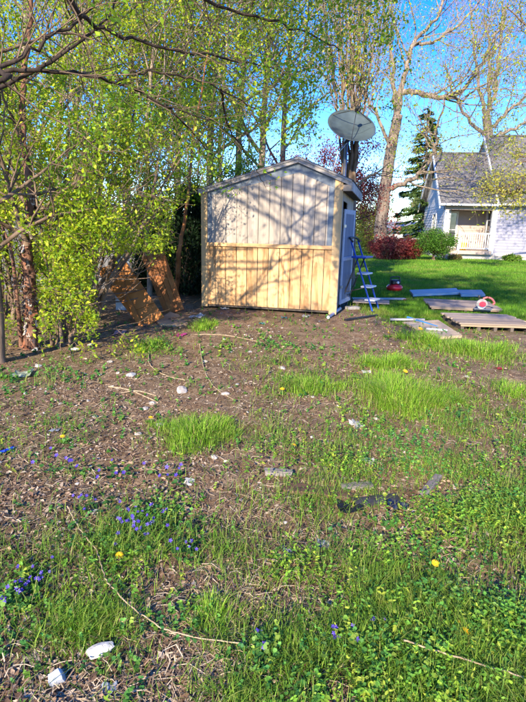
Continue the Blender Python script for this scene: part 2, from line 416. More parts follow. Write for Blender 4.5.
# ================================================================== MATERIALS
W_PINE = wood('fresh_plywood', [(0.36, 0.18, 0.07), (0.54, 0.32, 0.145), (0.62, 0.40, 0.20)], (5.5, 5.5, 0.8), 0.62, 0.16, 0.2, knots=True, stain=(0.44, 0.27, 0.13))
W_STUD = wood('fresh_lumber', [(0.46, 0.28, 0.12), (0.62, 0.43, 0.22)], (16, 16, 0.9), 0.6, 0.10, 0.2)
W_STUDX = wood('fresh_lumber_lying', [(0.50, 0.28, 0.12), (0.68, 0.42, 0.20)], (0.9, 16, 16), 0.6, 0.10, 0.2)
W_GREY = wood('weathered_siding', [(0.20, 0.175, 0.155), (0.38, 0.325, 0.275), (0.46, 0.395, 0.33)], (16, 16, 0.7), 0.85, 0.12, 0.4, stain=(0.36, 0.30, 0.25))
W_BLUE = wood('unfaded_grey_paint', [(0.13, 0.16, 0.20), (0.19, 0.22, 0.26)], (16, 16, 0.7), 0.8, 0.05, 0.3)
W_TRIM = wood('weathered_rake_board', [(0.20, 0.18, 0.17), (0.44, 0.40, 0.36)], (0.9, 14, 14), 0.85, 0.12, 0.4, stain=(0.55, 0.52, 0.48))
W_DARK = wood('dark_old_boards', [(0.05, 0.04, 0.035), (0.12, 0.095, 0.075)], (14, 14, 0.8), 0.9, 0.25)
W_FENCE = wood('grey_fence_boards', [(0.10, 0.105, 0.12), (0.24, 0.235, 0.24)], (14, 14, 0.8), 0.9, 0.3)
W_PANEL = wood('brown_panelling', [(0.30, 0.105, 0.026), (0.38, 0.14, 0.035), (0.43, 0.17, 0.05)], (9, 9, 0.7), 0.5, 0.1, 0.15)
W_DECK = wood('weathered_deck_board', [(0.13, 0.10, 0.08), (0.29, 0.225, 0.175), (0.38, 0.31, 0.245)], (0.9, 16, 16), 0.85, 0.22, 0.4)
W_SHEET = wood('pale_grey_sheet', [(0.34, 0.33, 0.32), (0.55, 0.52, 0.48)], (0.9, 10, 10), 0.85, 0.2, 0.3)
SHINGLE = plain('asphalt_shingle', (0.10, 0.095, 0.095), 0.95, var=0.4, scale=45, bump=0.6)
BLACK = plain('black_plastic', (0.015, 0.015, 0.016), 0.45, bump=0.05)
RED = plain('red_paint', (0.55, 0.015, 0.02), 0.3, bump=0.02, var=0.05)
STEEL = plain('dull_steel', (0.42, 0.42, 0.43), 0.38, 0.9, bump=0.05)
BLUE = plain('blue_paint', (0.008, 0.05, 0.32), 0.35, bump=0.03)
ALU = plain('pale_step_metal', (0.62, 0.63, 0.65), 0.45, 0.3, bump=0.1)
WHITE = plain('white_paint', (0.60, 0.60, 0.60), 0.55, var=0.04, bump=0.05)
INTERIOR = plain('dark_shed_interior', (0.03, 0.025, 0.022), 0.9)
GLASS = plain('window_glass', (0.03, 0.035, 0.045), 0.08, var=0.2, scale=2, bump=0.0, spec=0.8)

# ================================================================== SHED
SL = flat(203, 308); SR = flat(335, 316); SW = float(np.linalg.norm(SR - SL)); SD = 3.0
SROT = math.atan2((SR - SL)[1], (SR - SL)[0])
shed = thing('shed', 'small saltbox shed with weathered grey boards above new plywood', 'shed', (SL[0], SL[1], 0), SROT)
ZL, ZP, ZR, UP_ = 2.14, 2.66, 2.26, 0.70 * SW        # left eave, peak, right wall top
def roof_z(u): return ZL + (ZP - ZL) * u / UP_ if u < UP_ else ZP - 0.41 * (u - UP_)
rails_z = (1.16, 1.225)
obj('wall_backing', prism(bmesh.new(), [(0.03, 0.08), (SW - 0.03, 0.08), (SW - 0.03, roof_z(SW) - 0.04), (UP_, ZP - 0.04), (0.03, ZL - 0.04)], 0.022, 0.06), W_DARK, shed)
nb = 12; u0, u1 = 0.045, SW - 0.045; bw = (u1 - u0) / nb
low_me = None
for i in range(nb):
    a = u0 + i * bw + 0.005; b_ = u0 + (i + 1) * bw - 0.005
    if low_me is None:
        o = obj('plywood_board', B((-bw / 2 + 0.005, 0, 0.085), (bw / 2 - 0.005, 0.02, rails_z[0] + 0.01), 0.003), W_PINE, shed); low_me = o.data
    else:
        o = bpy.data.objects.new('plywood_board', low_me); C.objects.link(o); o.parent = shed
    o.location = ((a + b_) / 2, 0, 0)
edge = 0.085
for i in range(nb):
    a = u0 + i * bw + 0.0045; b_ = u0 + (i + 1) * bw - 0.0045
    bm = bmesh.new(); za, zb = roof_z(a) - 0.02, roof_z(b_) - 0.02
    poly = [(a, rails_z[1] - 0.01), (b_, rails_z[1] - 0.01), (b_, zb)] + ([(UP_, ZP - 0.02)] if a < UP_ < b_ else []) + [(a, za)]
    obj('siding_board', prism(bm, poly, 0.004, 0.021), W_GREY, shed)
# strips where the old trim was taken off: the paint underneath never faded
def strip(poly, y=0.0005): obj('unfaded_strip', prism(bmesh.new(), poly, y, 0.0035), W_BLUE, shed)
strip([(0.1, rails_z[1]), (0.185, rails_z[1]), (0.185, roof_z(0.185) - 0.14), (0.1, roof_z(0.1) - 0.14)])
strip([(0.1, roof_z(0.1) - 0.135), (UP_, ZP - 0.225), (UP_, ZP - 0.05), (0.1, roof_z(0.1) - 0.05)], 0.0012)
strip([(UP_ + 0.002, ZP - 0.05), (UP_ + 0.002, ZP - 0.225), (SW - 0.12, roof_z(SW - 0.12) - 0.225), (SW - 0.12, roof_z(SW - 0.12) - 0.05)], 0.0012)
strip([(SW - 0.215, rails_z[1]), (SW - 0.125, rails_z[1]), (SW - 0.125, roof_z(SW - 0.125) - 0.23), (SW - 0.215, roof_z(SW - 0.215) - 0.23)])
obj('corner_board', prism(bmesh.new(), [(-0.018, 0.045), (0.098, 0.045), (0.098, roof_z(0.098) - 0.03), (-0.018, ZL - 0.05)], -0.024, 0.001), W_STUD, shed)
obj('corner_board', prism(bmesh.new(), [(SW - 0.118, 0.03), (SW + 0.018, 0.03), (SW + 0.018, roof_z(SW) - 0.05), (SW - 0.118, roof_z(SW - 0.118) - 0.04)], -0.024, 0.001), W_STUD, shed)
obj('middle_rail', B((0.1, -0.036, rails_z[0]), (SW - 0.12, -0.002, rails_z[1]), 0.004), W_STUDX, shed)
obj('bottom_sill', B((0.02, 0.024, 0.045), (SW - 0.02, 0.1, 0.079)), W_DARK, shed)
for v in (0.35, 1.5, 2.65):
    obj('skid', B((0.05, v - 0.05, -0.05), (SW - 0.05, v + 0.05, 0.05)), W_DARK, shed)
obj('floor_deck', B((0.03, 0.1, 0.05), (SW - 0.03, SD - 0.03, 0.085)), W_DARK, shed)
# side and back walls, boarded
for i in range(15):
    a = 0.003 + i * 0.2 if i else 0.063
    b_ = (i + 1) * 0.2 - 0.006
    if b_ > SD: b_ = SD
    obj('side_board', B((0, a, 0.08), (0.02, b_, ZL - 0.05)), W_GREY, shed)
    top = roof_z(SW) - 0.05
    z0 = 0.08 if not (0.45 < (a + b_) / 2 < 1.42) else 2.0
    obj('side_board', B((SW - 0.02, a, z0), (SW, b_, top)), W_GREY, shed)
obj('back_wall', prism(bmesh.new(), [(0.021, 0.08), (SW - 0.021, 0.08), (SW - 0.021, roof_z(SW) - 0.06), (UP_, ZP - 0.05), (0.021, ZL - 0.05)], SD - 0.02, SD), W_GREY, shed)
# roof: two slopes, a lapped shingle edge, rake boards, fascia and soffit
EO = 0.17
def slope(u_a, u_b, dz0, dz1, y0, y1): return prism(bmesh.new(), [(u_a, roof_z(u_a) + dz0), (u_b, roof_z(u_b) + dz0), (u_b, roof_z(u_b) + dz1), (u_a, roof_z(u_a) + dz1)], y0, y1)
obj('roof_deck', slope(-0.06, UP_, 0.0, 0.02, -0.06, SD + 0.08), W_DARK, shed)
obj('roof_deck', slope(UP_, SW + EO, 0.0, 0.02, -0.06, SD + 0.08), W_DARK, shed)
for k in range(8):
    a = -0.075 + k * (UP_ + 0.075) / 8; b_ = a + (UP_ + 0.075) / 8 + 0.02
    obj('shingle_course', prism(bmesh.new(), [(a, roof_z(a) + 0.0215), (min(b_, UP_), roof_z(min(b_, UP_)) + 0.0215), (min(b_, UP_), roof_z(min(b_, UP_)) + 0.026), (a, roof_z(a) + 0.034)], -0.075, SD + 0.1), SHINGLE, shed)
for k in range(5):
    b_ = SW + EO + 0.015 - k * (SW + EO - UP_) / 5; a = max(UP_ + 0.003, b_ - (SW + EO - UP_) / 5 - 0.02)
    obj('shingle_course', prism(bmesh.new(), [(a, roof_z(a) + 0.0215), (b_, roof_z(b_) + 0.0215), (b_, roof_z(b_) + 0.034), (a, roof_z(a) + 0.026)], -0.075, SD + 0.1), SHINGLE, shed)
obj('rake_board', slope(-0.055, UP_ - 0.003, -0.065, -0.003, -0.058, -0.03), W_TRIM, shed)
obj('rake_board', slope(UP_, SW + EO - 0.01, -0.075, -0.003, -0.058, -0.03), W_TRIM, shed)
obj('rake_trim', slope(-0.055, UP_ - 0.003, -0.012, 0.018, -0.073, -0.0615), W_TRIM, shed)
obj('rake_trim', slope(UP_, SW + EO - 0.01, -0.012, 0.018, -0.073, -0.0615), W_TRIM, shed)
ze = roof_z(SW + EO)
obj('fascia', B((SW + EO - 0.009, -0.058, ze - 0.15), (SW + EO + 0.01, SD + 0.06, ze - 0.002)), W_TRIM, shed)
obj('soffit_return', B((SW + 0.02, -0.056, ze - 0.15), (SW + EO - 0.011, -0.032, ze - 0.05)), wood('tan_soffit_board', [(0.30, 0.20, 0.12), (0.48, 0.34, 0.22)], (0.9, 14, 14)), shed)
obj('soffit', B((SW + 0.002, -0.03, ze - 0.14), (SW + EO - 0.011, SD, ze - 0.125)), W_DARK, shed)
# the open side door
door = bpy.data.objects.new('door', None)
DH, DWd, DA = 1.72, 0.74, math.radians(90 - 11)
bm = bmesh.new()
for k in range(4): box(bm, (0.075 + k * (DWd - 0.15) / 4 + 0.003, 0.004, 0.06), (0.075 + (k + 1) * (DWd - 0.15) / 4 - 0.003, 0.026, DH - 0.06))
box(bm, (0.07, 0.012, 0.06), (DWd - 0.07, 0.024, DH - 0.06))
D_TRIM = plain('shaded_door_trim', (0.36, 0.38, 0.45), .7, var=.15)  # door trim and boards have their blue shade put into the colours
D_GREY = wood('shaded_grey_door', [(0.12, 0.14, 0.19), (0.20, 0.22, 0.28)], (14, 14, 0.8), 0.8, 0.05)
dob = obj('door', bm, D_GREY, shed); dob.location = (SW + 0.035, 0.46, 0.14); dob.rotation_euler = (0, 0, DA)
for nm, lo, hi in (('door_stile', (0, 0, 0), (0.08, 0.03, DH)), ('door_stile', (DWd - 0.08, 0, 0), (DWd, 0.03, DH)),
                   ('door_rail', (0.081, -0.001, 0), (DWd - 0.081, 0.031, 0.08)), ('door_rail', (0.081, -0.001, DH - 0.08), (DWd - 0.081, 0.031, DH)), ('door_rail', (0.081, -0.001, 0.80), (DWd - 0.081, 0.031, 0.87))):
    obj(nm, B(lo, hi, 0.004), D_TRIM, dob)
for z in (0.3, 1.4): obj('hinge', B((-0.03, -0.006, z), (0.12, -0.001, z + 0.05)), STEEL, dob)
# leftover screws on the corner board
for z in (1.95, 1.1, 0.3):
    obj('screw', lathe(bmesh.new(), [(0.006, 0), (0.006, 0.004)], 8, Matrix.Translation((0.04, -0.0245, z)) @ Matrix.Rotation(math.radians(90), 4, 'X')), STEEL, shed)
def shed_w(u, v, z=0.0):
    c, s = math.cos(SROT), math.sin(SROT); return np.array([SL[0] + u * c - v * s, SL[1] + u * s + v * c, z])

# wooden step at the shed door
p = shed_w(SW + 0.22, 1.32)
st = thing('wooden_step', 'low plank platform on the ground by the open shed door', 'step', (p[0], p[1], 0.0), SROT)
for k in range(5): obj('plank', B((0.0, k * 0.105, 0.075), (0.72, k * 0.105 + 0.098, 0.098), 0.003), W_DECK, st)
for x in (0.06, 0.6): obj('bearer', B((x, 0.01, -0.03), (x + 0.06, 0.50, 0.073)), W_DARK, st)
p = gp(352, 309)
b1 = thing('concrete_block', 'flat grey concrete paver beside the ladder feet', 'paver', tuple(p), 0.4)
obj('paver', B((-0.14, -0.08, -0.02), (0.14, 0.08, 0.05), 0.008), plain('concrete', (0.34, 0.31, 0.28), 0.9, var=0.25, bump=0.4), b1)
p0 = gp(328, 319, 0.03); p1 = gp(340, 311, 0.05)
tag(Tubes().add([p0, (p0 + p1) / 2, p1], 0.028, 12).build('white_pipe', WHITE), 'short white plastic pipe lying at the shed corner', 'pipe')

# ================================================================== STEP LADDER
lp = gp(373, 313); lr = gp(338, 309)
along = lp - lr; along[2] = 0; LS = float(np.linalg.norm(along)); la = math.atan2(along[1], along[0])
zl = float(gz(lr[0], lr[1]))
lad = thing('step_ladder', 'blue folding step ladder standing open by the shed', 'ladder', (lr[0], lr[1], zl - 0.015), la)
# local: x from rear feet (0) to front feet (LS), y across the width (back), z up
LWd = 0.36; TOPX, TOPZ = 0.34, 1.0
for y in (0.0, LWd):
    obj('front_rail', B((-0.014, -0.011, 0), (0.014, 0.011, math.hypot(LS - TOPX + 0.16, 1.31)), 0.005, Matrix.Translation((LS, y, 0)) @ Matrix.Rotation(-math.atan2(LS - TOPX + 0.16, 1.31), 4, 'Y')), BLUE, lad)
    t = Tubes().add([(0.0, y, 0), (TOPX * 0.5, y, TOPZ * 0.5), (TOPX, y, TOPZ)], 0.015, 8); t.build('rear_leg', BLACK, lad)
for k, f in enumerate((0.2, 0.4, 0.6)):
    x = LS + (TOPX - 0.1 - LS) * f * 1.0; z = 1.2 * f
    obj('step', B((x - 0.10, 0.016, z - 0.02), (x + 0.10, LWd - 0.016, z + 0.012), 0.006), ALU, lad)
obj('platform', B((TOPX - 0.13, -0.02, TOPZ), (TOPX + 0.16, LWd + 0.02, TOPZ + 0.035), 0.01), BLUE, lad)
hx = TOPX - 0.14
Tubes().add(catmull([(hx + 0.02, 0.0, 1.29), (hx - 0.05, 0.02, 1.36), (hx - 0.06, LWd / 2, 1.37), (hx - 0.05, LWd - 0.02, 1.36), (hx + 0.02, LWd, 1.29)], 5), 0.018, 8).build('handle', BLACK, lad)
for z, x in ((0.28, 0.28 * TOPX), (0.62, 0.62 * TOPX)):
    Tubes().add([(x, 0, z), (x, LWd / 2, z), (x, LWd, z)], 0.01, 6).build('brace', BLACK, lad)
for y in (0, LWd):
    obj('foot_cap', B((LS - 0.03, y - 0.02, -0.005), (LS + 0.03, y + 0.02, 0.045), 0.006), BLACK, lad)
    Tubes().add([(0.12, y + 0.001, 0.36), (LS * 0.42, y, 0.40), (LS - 0.18, y, 0.47)], 0.008, 6).build('spreader_bar', BLACK, lad)

# ================================================================== AIR COMPRESSOR
p = gp(394, 293)
cp = thing('air_compressor', 'small red pancake air compressor on the lawn', 'compressor', tuple(p), 0.5)
obj('tank', lathe(bmesh.new(), [(0.05, 0.05), (0.14, 0.055), (0.185, 0.085), (0.20, 0.125), (0.195, 0.165), (0.16, 0.20), (0.08, 0.22)], 28), RED, cp, True)
obj('motor_shroud', B((-0.12, -0.09, 0.215), (0.13, 0.09, 0.33), 0.025), BLACK, cp)
Tubes().add(catmull([(-0.15, 0, 0.2), (-0.15, 0, 0.37), (-0.08, 0, 0.40), (0.08, 0, 0.40), (0.15, 0, 0.37), (0.15, 0, 0.2)], 5), 0.014, 8).build('handle', BLACK, cp)
obj('gauge', lathe(bmesh.new(), [(0.03, 0), (0.03, 0.03)], 14, Matrix.Translation((0.0, -0.09, 0.27)) @ Matrix.Rotation(math.radians(90), 4, 'X')), ALU, cp)
for k in range(4):
    a = k * math.pi / 2 + 0.8; obj('foot', lathe(bmesh.new(), [(0.02, -0.02), (0.018, 0.075)], 8, Matrix.Translation((0.13 * math.cos(a), 0.13 * math.sin(a), 0))), BLACK, cp)
# its hose
hp = [gp(383, 297, 0.015), gp(372, 300, 0.015), gp(366, 297, 0.015), gp(374, 293, 0.015), gp(386, 291, 0.02)]
tag(Tubes().add(catmull(hp, 6), 0.01, 6).build('air_hose', BLACK), 'thin dark air hose curling in the grass by the red compressor', 'hose')

# ================================================================== DECK SECTIONS AND LOOSE SHEETS ON THE LAWN
def quad_frame(bl, br, fl):
    bl, br, fl = (flat(*q) for q in (bl, br, fl)); ux = br - bl; vy = fl - bl
    return bl, float(np.linalg.norm(ux)), float(np.linalg.norm(vy)), math.atan2(ux[1], ux[0]), ux, vy
W_TANEDGE = wood('tan_edge_board', [(0.24, 0.165, 0.10), (0.42, 0.31, 0.20)], (0.9, 16, 16), 0.8, 0.12)
def deck_section(bl, br, fl, n, label, thick=0.13, z=0.0):
    o0, L, Wd, a, ux, vy = quad_frame(bl, br, fl)
    vy_perp = abs(-math.sin(a) * vy[0] + math.cos(a) * vy[1])
    t = thing('deck_section', label, 'deck section', (o0[0] + vy[0], o0[1] + vy[1], z), a, 'old deck sections on the lawn')
    pw = vy_perp / n; r = random.Random(n)
    for k in range(n):
        dx = r.uniform(-0.03, 0.03); obj('plank', B((dx, k * pw, thick - 0.03), (L + dx, (k + 1) * pw - 0.012, thick + r.uniform(-0.002, 0.004)), 0.003), W_DECK, t)
    for k in range(5):
        x = 0.03 + k * (L - 0.12) / 4; obj('joist', B((x, 0.012, -0.03), (x + 0.05, vy_perp - 0.03, thick - 0.031)), W_DARK, t)
    obj('front_joist', B((0.02, -0.004, 0.045), (L - 0.02, 0.01, thick - 0.032)), W_TANEDGE, t)
    return t
deckA = deck_section((424, 303), (489, 306), (430, 311), 7, 'weathered deck section with a circular saw on it', 0.10)
deckB = deck_section((440, 318), (506, 320), (459, 329), 9, 'larger weathered deck section nearest the camera on the lawn', 0.105)
def sheet(name, label, q, t, mat, cat, z=0.02, lift=0.0):
    P = [flat(*k) for k in q]; c = sum(P) / len(P)
    o = thing(name, label, cat, (c[0], c[1], float(gz(c[0], c[1])) + z))
    bm = bmesh.new(); lo = [bm.verts.new((k[0] - c[0], k[1] - c[1], -0.02)) for k in P]; hi = [bm.verts.new((k[0] - c[0], k[1] - c[1], t + lift * i)) for i, k in enumerate(P)]
    bm.faces.new(lo[::-1]); bm.faces.new(hi)
    for i in range(len(P)): bm.faces.new((lo[i], lo[(i + 1) % len(P)], hi[(i + 1) % len(P)], hi[i]))
    obj('board', bm, mat, o); return o
sheet('plywood_sheet', 'long pale grey sheet lying flat behind the deck sections', [(409, 292.5), (456, 290.5), (459, 295), (413, 297)], 0.035, W_SHEET, 'sheet', 0.03)
sheet('plywood_sheet', 'shorter pale grey sheet at the right end of the long sheet', [(457, 292), (481, 292), (485, 297), (461, 297)], 0.03, W_SHEET, 'sheet', 0.03)
sb = sheet('plywood_board', 'pale tan plywood board lying on the grass in front of the decks', [(402, 322.5), (438, 320.5), (462, 336), (437, 338)], 0.02, wood('tan_plywood', [(0.36, 0.26, 0.16), (0.56, 0.44, 0.30)], (0.9, 12, 12)), 'board', 0.02)
def lath(q0, q1, w, mat, name, label, cat, z=0.05):
    a, b_ = gp(*q0, z), gp(*q1, z); d_ = b_ - a; L = float(np.linalg.norm(d_)); ang = math.atan2(d_[1], d_[0])
    o = obj(name, B((0, -w / 2, -0.02), (L, w / 2, 0.012), 0.003), mat); o.location = tuple(a); o.rotation_euler = (0, -math.asin(d_[2] / L), ang)
    return tag(o, label, cat)
lath((390, 322), (424, 322.5), 0.05, W_SHEET, 'wood_strip', 'pale wood strip crossing the left end of the tan board', 'strip')
lath((407, 320), (437, 329), 0.03, plain('faded_blue_plastic', (0.05, 0.22, 0.50), 0.4), 'blue_strip', 'thin blue plastic strip lying across the tan board', 'strip')
lath((426, 331), (447, 333), 0.04, WHITE, 'white_strip', 'white strip lying near the front of the tan board', 'strip')
lath((404, 300), (418, 301), 0.16, plain('brown_brick', (0.26, 0.10, 0.06), 0.9), 'brick', 'single brown brick in the grass left of the deck sections', 'brick', 0.02)
lath((352, 299.5), (405, 300), 0.12, W_SHEET, 'grey_plank', 'long grey plank in the grass between shed and brick', 'plank', 0.03)
lath((345, 321), (377, 316), 0.05, BLACK, 'black_strip', 'thin black strip lying on the dirt at the ladder', 'strip', 0.02)

# circular saw on the deck section
p = flat(483, 309, 0.105); p[2] = 0.104
sw = thing('circular_saw', 'red circular saw with silver guard resting on the deck', 'circular saw', tuple(p), -0.25)
RX = Matrix.Rotation(math.radians(90), 4, 'X')
obj('base_plate', B((-0.17, -0.09, 0.0), (0.15, 0.06, 0.006)), STEEL, sw)
arc = [(-0.04 + .1 * math.cos(t), .095 + .1 * math.sin(t)) for t in np.linspace(-.25, math.pi + .35, 20)]
obj('blade_guard', prism(bmesh.new(), arc, -.065, -.03), plain('worn_grey_guard', (0.22, 0.21, 0.21), .5, var=.3), sw)
obj('blade', lathe(bmesh.new(), [(0.02, 0.0), (0.085, 0.0), (0.085, 0.003), (0.02, 0.003)], 26, Matrix.Translation((-0.04, -0.0255, 0.092)) @ RX), ALU, sw)
arc = [(-0.03 + .06 * math.cos(t), .10 + .05 * math.sin(t)) for t in np.linspace(0, 2 * math.pi, 18, endpoint=False)]
obj('gear_housing', prism(bmesh.new(), arc, -.085, -.0655), plain('red_guard', (0.5, 0.02, 0.05), 0.35), sw)
obj('motor', lathe(bmesh.new(), [(0.02, 0), (0.055, 0.005), (0.058, 0.12), (0.03, 0.135)], 18, Matrix.Translation((-0.03, 0.15, 0.12)) @ RX), RED, sw)
Tubes().add(catmull([(-0.02, 0.03, 0.19), (0.06, 0.03, 0.22), (0.14, 0.03, 0.19), (0.19, 0.03, 0.12), (0.16, 0.03, 0.09)], 5), 0.02, 8).build('rear_handle', plain('grey_red_handle', (0.35, 0.09, 0.09), 0.5), sw)
obj('front_knob', lathe(bmesh.new(), [(0.012, 0.19), (0.014, 0.215), (0.024, 0.225), (0.02, 0.25)], 12, Matrix.Translation((-0.09, 0.02, 0))), BLACK, sw)

# ================================================================== LEANING BROWN PANELS
def leaning_panel(q_tl, q_tr, q_br, q_bl, Yb, Yt, label, n, mat, t=0.02):
    """panel whose lower edge stands at depth Yb and upper edge leans back to Yt"""
    TL, TR, BR, BL = at(*q_tl, Yt), at(*q_tr, Yt), at(*q_br, Yb), at(*q_bl, Yb)
    zmin = min(BL[2], BR[2])
    o = thing('panelling_sheet', label, 'panelling', tuple(BL))
    nrm = np.cross(BR - BL, TL - BL); nrm /= np.linalg.norm(nrm)
    for k in range(n):
        a, b_ = k / n + (0.004 if k else 0), (k + 1) / n - (0.004 if k < n - 1 else 0)
        q = [BL + (TL - BL) * a, BR + (TR - BR) * a, BR + (TR - BR) * b_, BL + (TL - BL) * b_]
        bm = bmesh.new(); f = [bm.verts.new(tuple(x - BL)) for x in q]; g = [bm.verts.new(tuple(x - BL - nrm * t)) for x in q]
        bm.faces.new(f); bm.faces.new(g[::-1])
        for i in range(4): bm.faces.new((f[i], g[i], g[(i + 1) % 4], f[(i + 1) % 4]))
        obj('board', bm, mat, o)
    return o
leaning_panel((95, 269), (126, 262), (164, 317), (141, 328), 7.75, 8.35, 'brown wood panel leaning furthest left, with pale seams', 4, W_PANEL)
PX = wood('red_brown_panelling', [(0.14, 0.04, 0.012), (0.32, 0.11, 0.028), (0.40, 0.16, 0.05)], (9, 9, 0.8), 0.55, 0.15)
def leaning_panel_v(q_tl, q_tr, q_br, q_bl, Yb, Yt, label, n, mat, t=0.025):
    TL, TR, BR, BL = at(*q_tl, Yt), at(*q_tr, Yt), at(*q_br, Yb), at(*q_bl, Yb)
    o = thing('panelling_sheet', label, 'panelling', tuple(BL)); nrm = np.cross(BR - BL, TL - BL); nrm /= np.linalg.norm(nrm)
    for k in range(n):
        a, b_ = k / n + 0.012, (k + 1) / n - 0.012
        q = [BL + (BR - BL) * a, BL + (BR - BL) * b_, TL + (TR - TL) * b_, TL + (TR - TL) * a]
        off = nrm * (0.008 if k % 2 else 0.0)
        bm = bmesh.new(); f = [bm.verts.new(tuple(x - BL + off)) for x in q]; g = [bm.verts.new(tuple(x - BL - nrm * t)) for x in q]
        bm.faces.new(f); bm.faces.new(g[::-1])
        for i in range(4): bm.faces.new((f[i], g[i], g[(i + 1) % 4], f[(i + 1) % 4]))
        obj('board', bm, mat, o)
leaning_panel_v((141, 257), (164, 251), (184, 309), (165, 315), 8.75, 9.3, 'ribbed red-brown panel leaning nearest the shed', 4, PX)
o = obj('brown_board', B((-0.03, -0.02, 0), (0.03, 0.02, 0.85), 0.003), W_PANEL); p = gp(142, 325, -0.02)
o.location = tuple(p); o.rotation_euler = (math.radians(-35), math.radians(-38), 0); tag(o, 'narrow brown board propped under the left leaning panel', 'board')
# broken flat board
P = [gp(156, 322), gp(170, 314), gp(186, 317), gp(188, 324), gp(172, 327), gp(160, 326)]
c = sum(P) / 6; fb = thing('broken_board', 'broken tan hardboard piece lying flat beside the leaning panels', 'board', tuple(c))
bm = bmesh.new(); lo = [bm.verts.new((k[0] - c[0], k[1] - c[1], -0.015)) for k in P]; hi = [bm.verts.new((k[0] - c[0], k[1] - c[1], 0.018 + 0.03 * (i == 1))) for i, k in enumerate(P)]
bm.faces.new(lo[::-1]); bm.faces.new(hi)
for i in range(6): bm.faces.new((lo[i], lo[(i + 1) % 6], hi[(i + 1) % 6], hi[i]))
obj('board', bm, wood('tan_hardboard', [(0.30, 0.19, 0.10), (0.50, 0.34, 0.20)], (3, 3, 3)), fb)
# pale sheet behind the panels
P = [at(103, 262, 8.9), at(128, 250, 8.9)]
ps = thing('white_board', 'pale weathered board standing behind the left brown panel', 'board', (P[0][0], 9.05, 0), 0.05)
obj('board', B((0.14, 0, -0.02), (0.40, 0.02, 1.12), 0.0, Matrix.Rotation(math.radians(-3), 4, 'X')), plain('weathered_white', (0.40, 0.42, 0.45), .8, var=.3, scale=6), ps)

# ================================================================== FENCE
FA, FB = np.array([-8.5, 9.6]), np.array([0.3, 14.6])
fv = FB - FA; FL = float(np.linalg.norm(fv)); fa = math.atan2(fv[1], fv[0])
fence = thing('fence', 'tall grey wooden privacy fence behind the shrubs', 'fence', (FA[0], FA[1], 0), fa)
pk = None; r = random.Random(4); npk = int(FL / 0.145)
for k in range(npk):
    if pk is None:
        bm = prism(bmesh.new(), [(0, -0.05), (0.138, -0.05), (0.138, 1.80), (0.105, 1.84), (0.033, 1.84), (0, 1.80)], 0, 0.018)
        o = obj('picket', bm, W_FENCE, fence); pk = o.data
    else:
        o = bpy.data.objects.new('picket', pk); C.objects.link(o); o.parent = fence
    o.location = (k * 0.145, 0, r.uniform(-0.02, 0.02)); o.rotation_euler = (0, r.uniform(-0.008, 0.008), 0)
for z in (0.35, 1.5): obj('rail', B((0, 0.022, z), (FL, 0.06, z + 0.085)), W_FENCE, fence)
for k in range(5): obj('post', B((k * FL / 4 - 0.045, 0.062, -0.1), (k * FL / 4 + 0.045, 0.15, 1.75)), W_FENCE, fence)

# ================================================================== SATELLITE DISH
dc = at(350, 131, 12.7)
dish = thing('satellite_dish', 'large grey satellite dish on a mast above the shed roof', 'satellite dish', (dc[0] - 0.02, dc[1] + 0.35, 0))
DISH = plain('grey_dish_paint', (0.05, 0.07, 0.075), 0.45, 0.0, var=0.35, scale=3, bump=0.05)
bm = bmesh.new(); rings = []
for i in range(9):
    r_ = i / 8.0; rings.append([bm.verts.new((0.57 * r_ * math.cos(2 * math.pi * k / 40), 0.57 * r_ * math.sin(2 * math.pi * k / 40), 0.15 * r_ * r_)) for k in range(40)] if i else [bm.verts.new((0, 0, 0))])
for k in range(40): bm.faces.new((rings[0][0], rings[1][k], rings[1][(k + 1) % 40]))
for a, b_ in zip(rings[1:], rings[2:]):
    for k in range(40): bm.faces.new((a[k], b_[k], b_[(k + 1) % 40], a[(k + 1) % 40]))
do = obj('reflector', bm, DISH, dish, True); so_ = do.modifiers.new('thick', 'SOLIDIFY'); so_.thickness = 0.012
dl = Vector((0.02, -0.35, dc[2])); do.location = dl
aim = Vector((0.12, -0.70, 0.70)).normalized()                  # tipped up toward the southern sky
do.rotation_euler = aim.to_track_quat('Z', 'Y').to_euler()
Tubes().add([(0, 0, -0.1), (0, 0, 1.5), (0, 0.0, dc[2] - 0.12)], 0.04, 12).build('mast', STEEL, dish)
obj('mount_bracket', B((-0.06, -0.36, dc[2] - 0.2), (0.06, 0.05, dc[2] - 0.05), 0.01), BLACK, dish)
tip = dl + aim * 0.55
for a in (0.3, 2.4, 4.5):
    q = do.rotation_euler.to_matrix() @ Vector((0.55 * math.cos(a), 0.55 * math.sin(a), 0.13)) + dl
    Tubes().add([tuple(q), tuple((q + tip) / 2), tuple(tip)], 0.009, 6).build('feed_strut', BLACK, dish)
obj('feed_horn', lathe(bmesh.new(), [(0.03, -0.06), (0.045, -0.02), (0.045, 0.05), (0.02, 0.09)], 14, Matrix.Translation(tip) @ aim.to_track_quat('Z', 'Y').to_matrix().to_4x4()), BLACK, dish)
Tubes().add([(-0.48, -0.1, 2.2), (-0.2, -0.15, dc[2] - 0.45), (0, -0.05, dc[2] - 0.2)], 0.022, 8).build('side_brace', STEEL, dish)

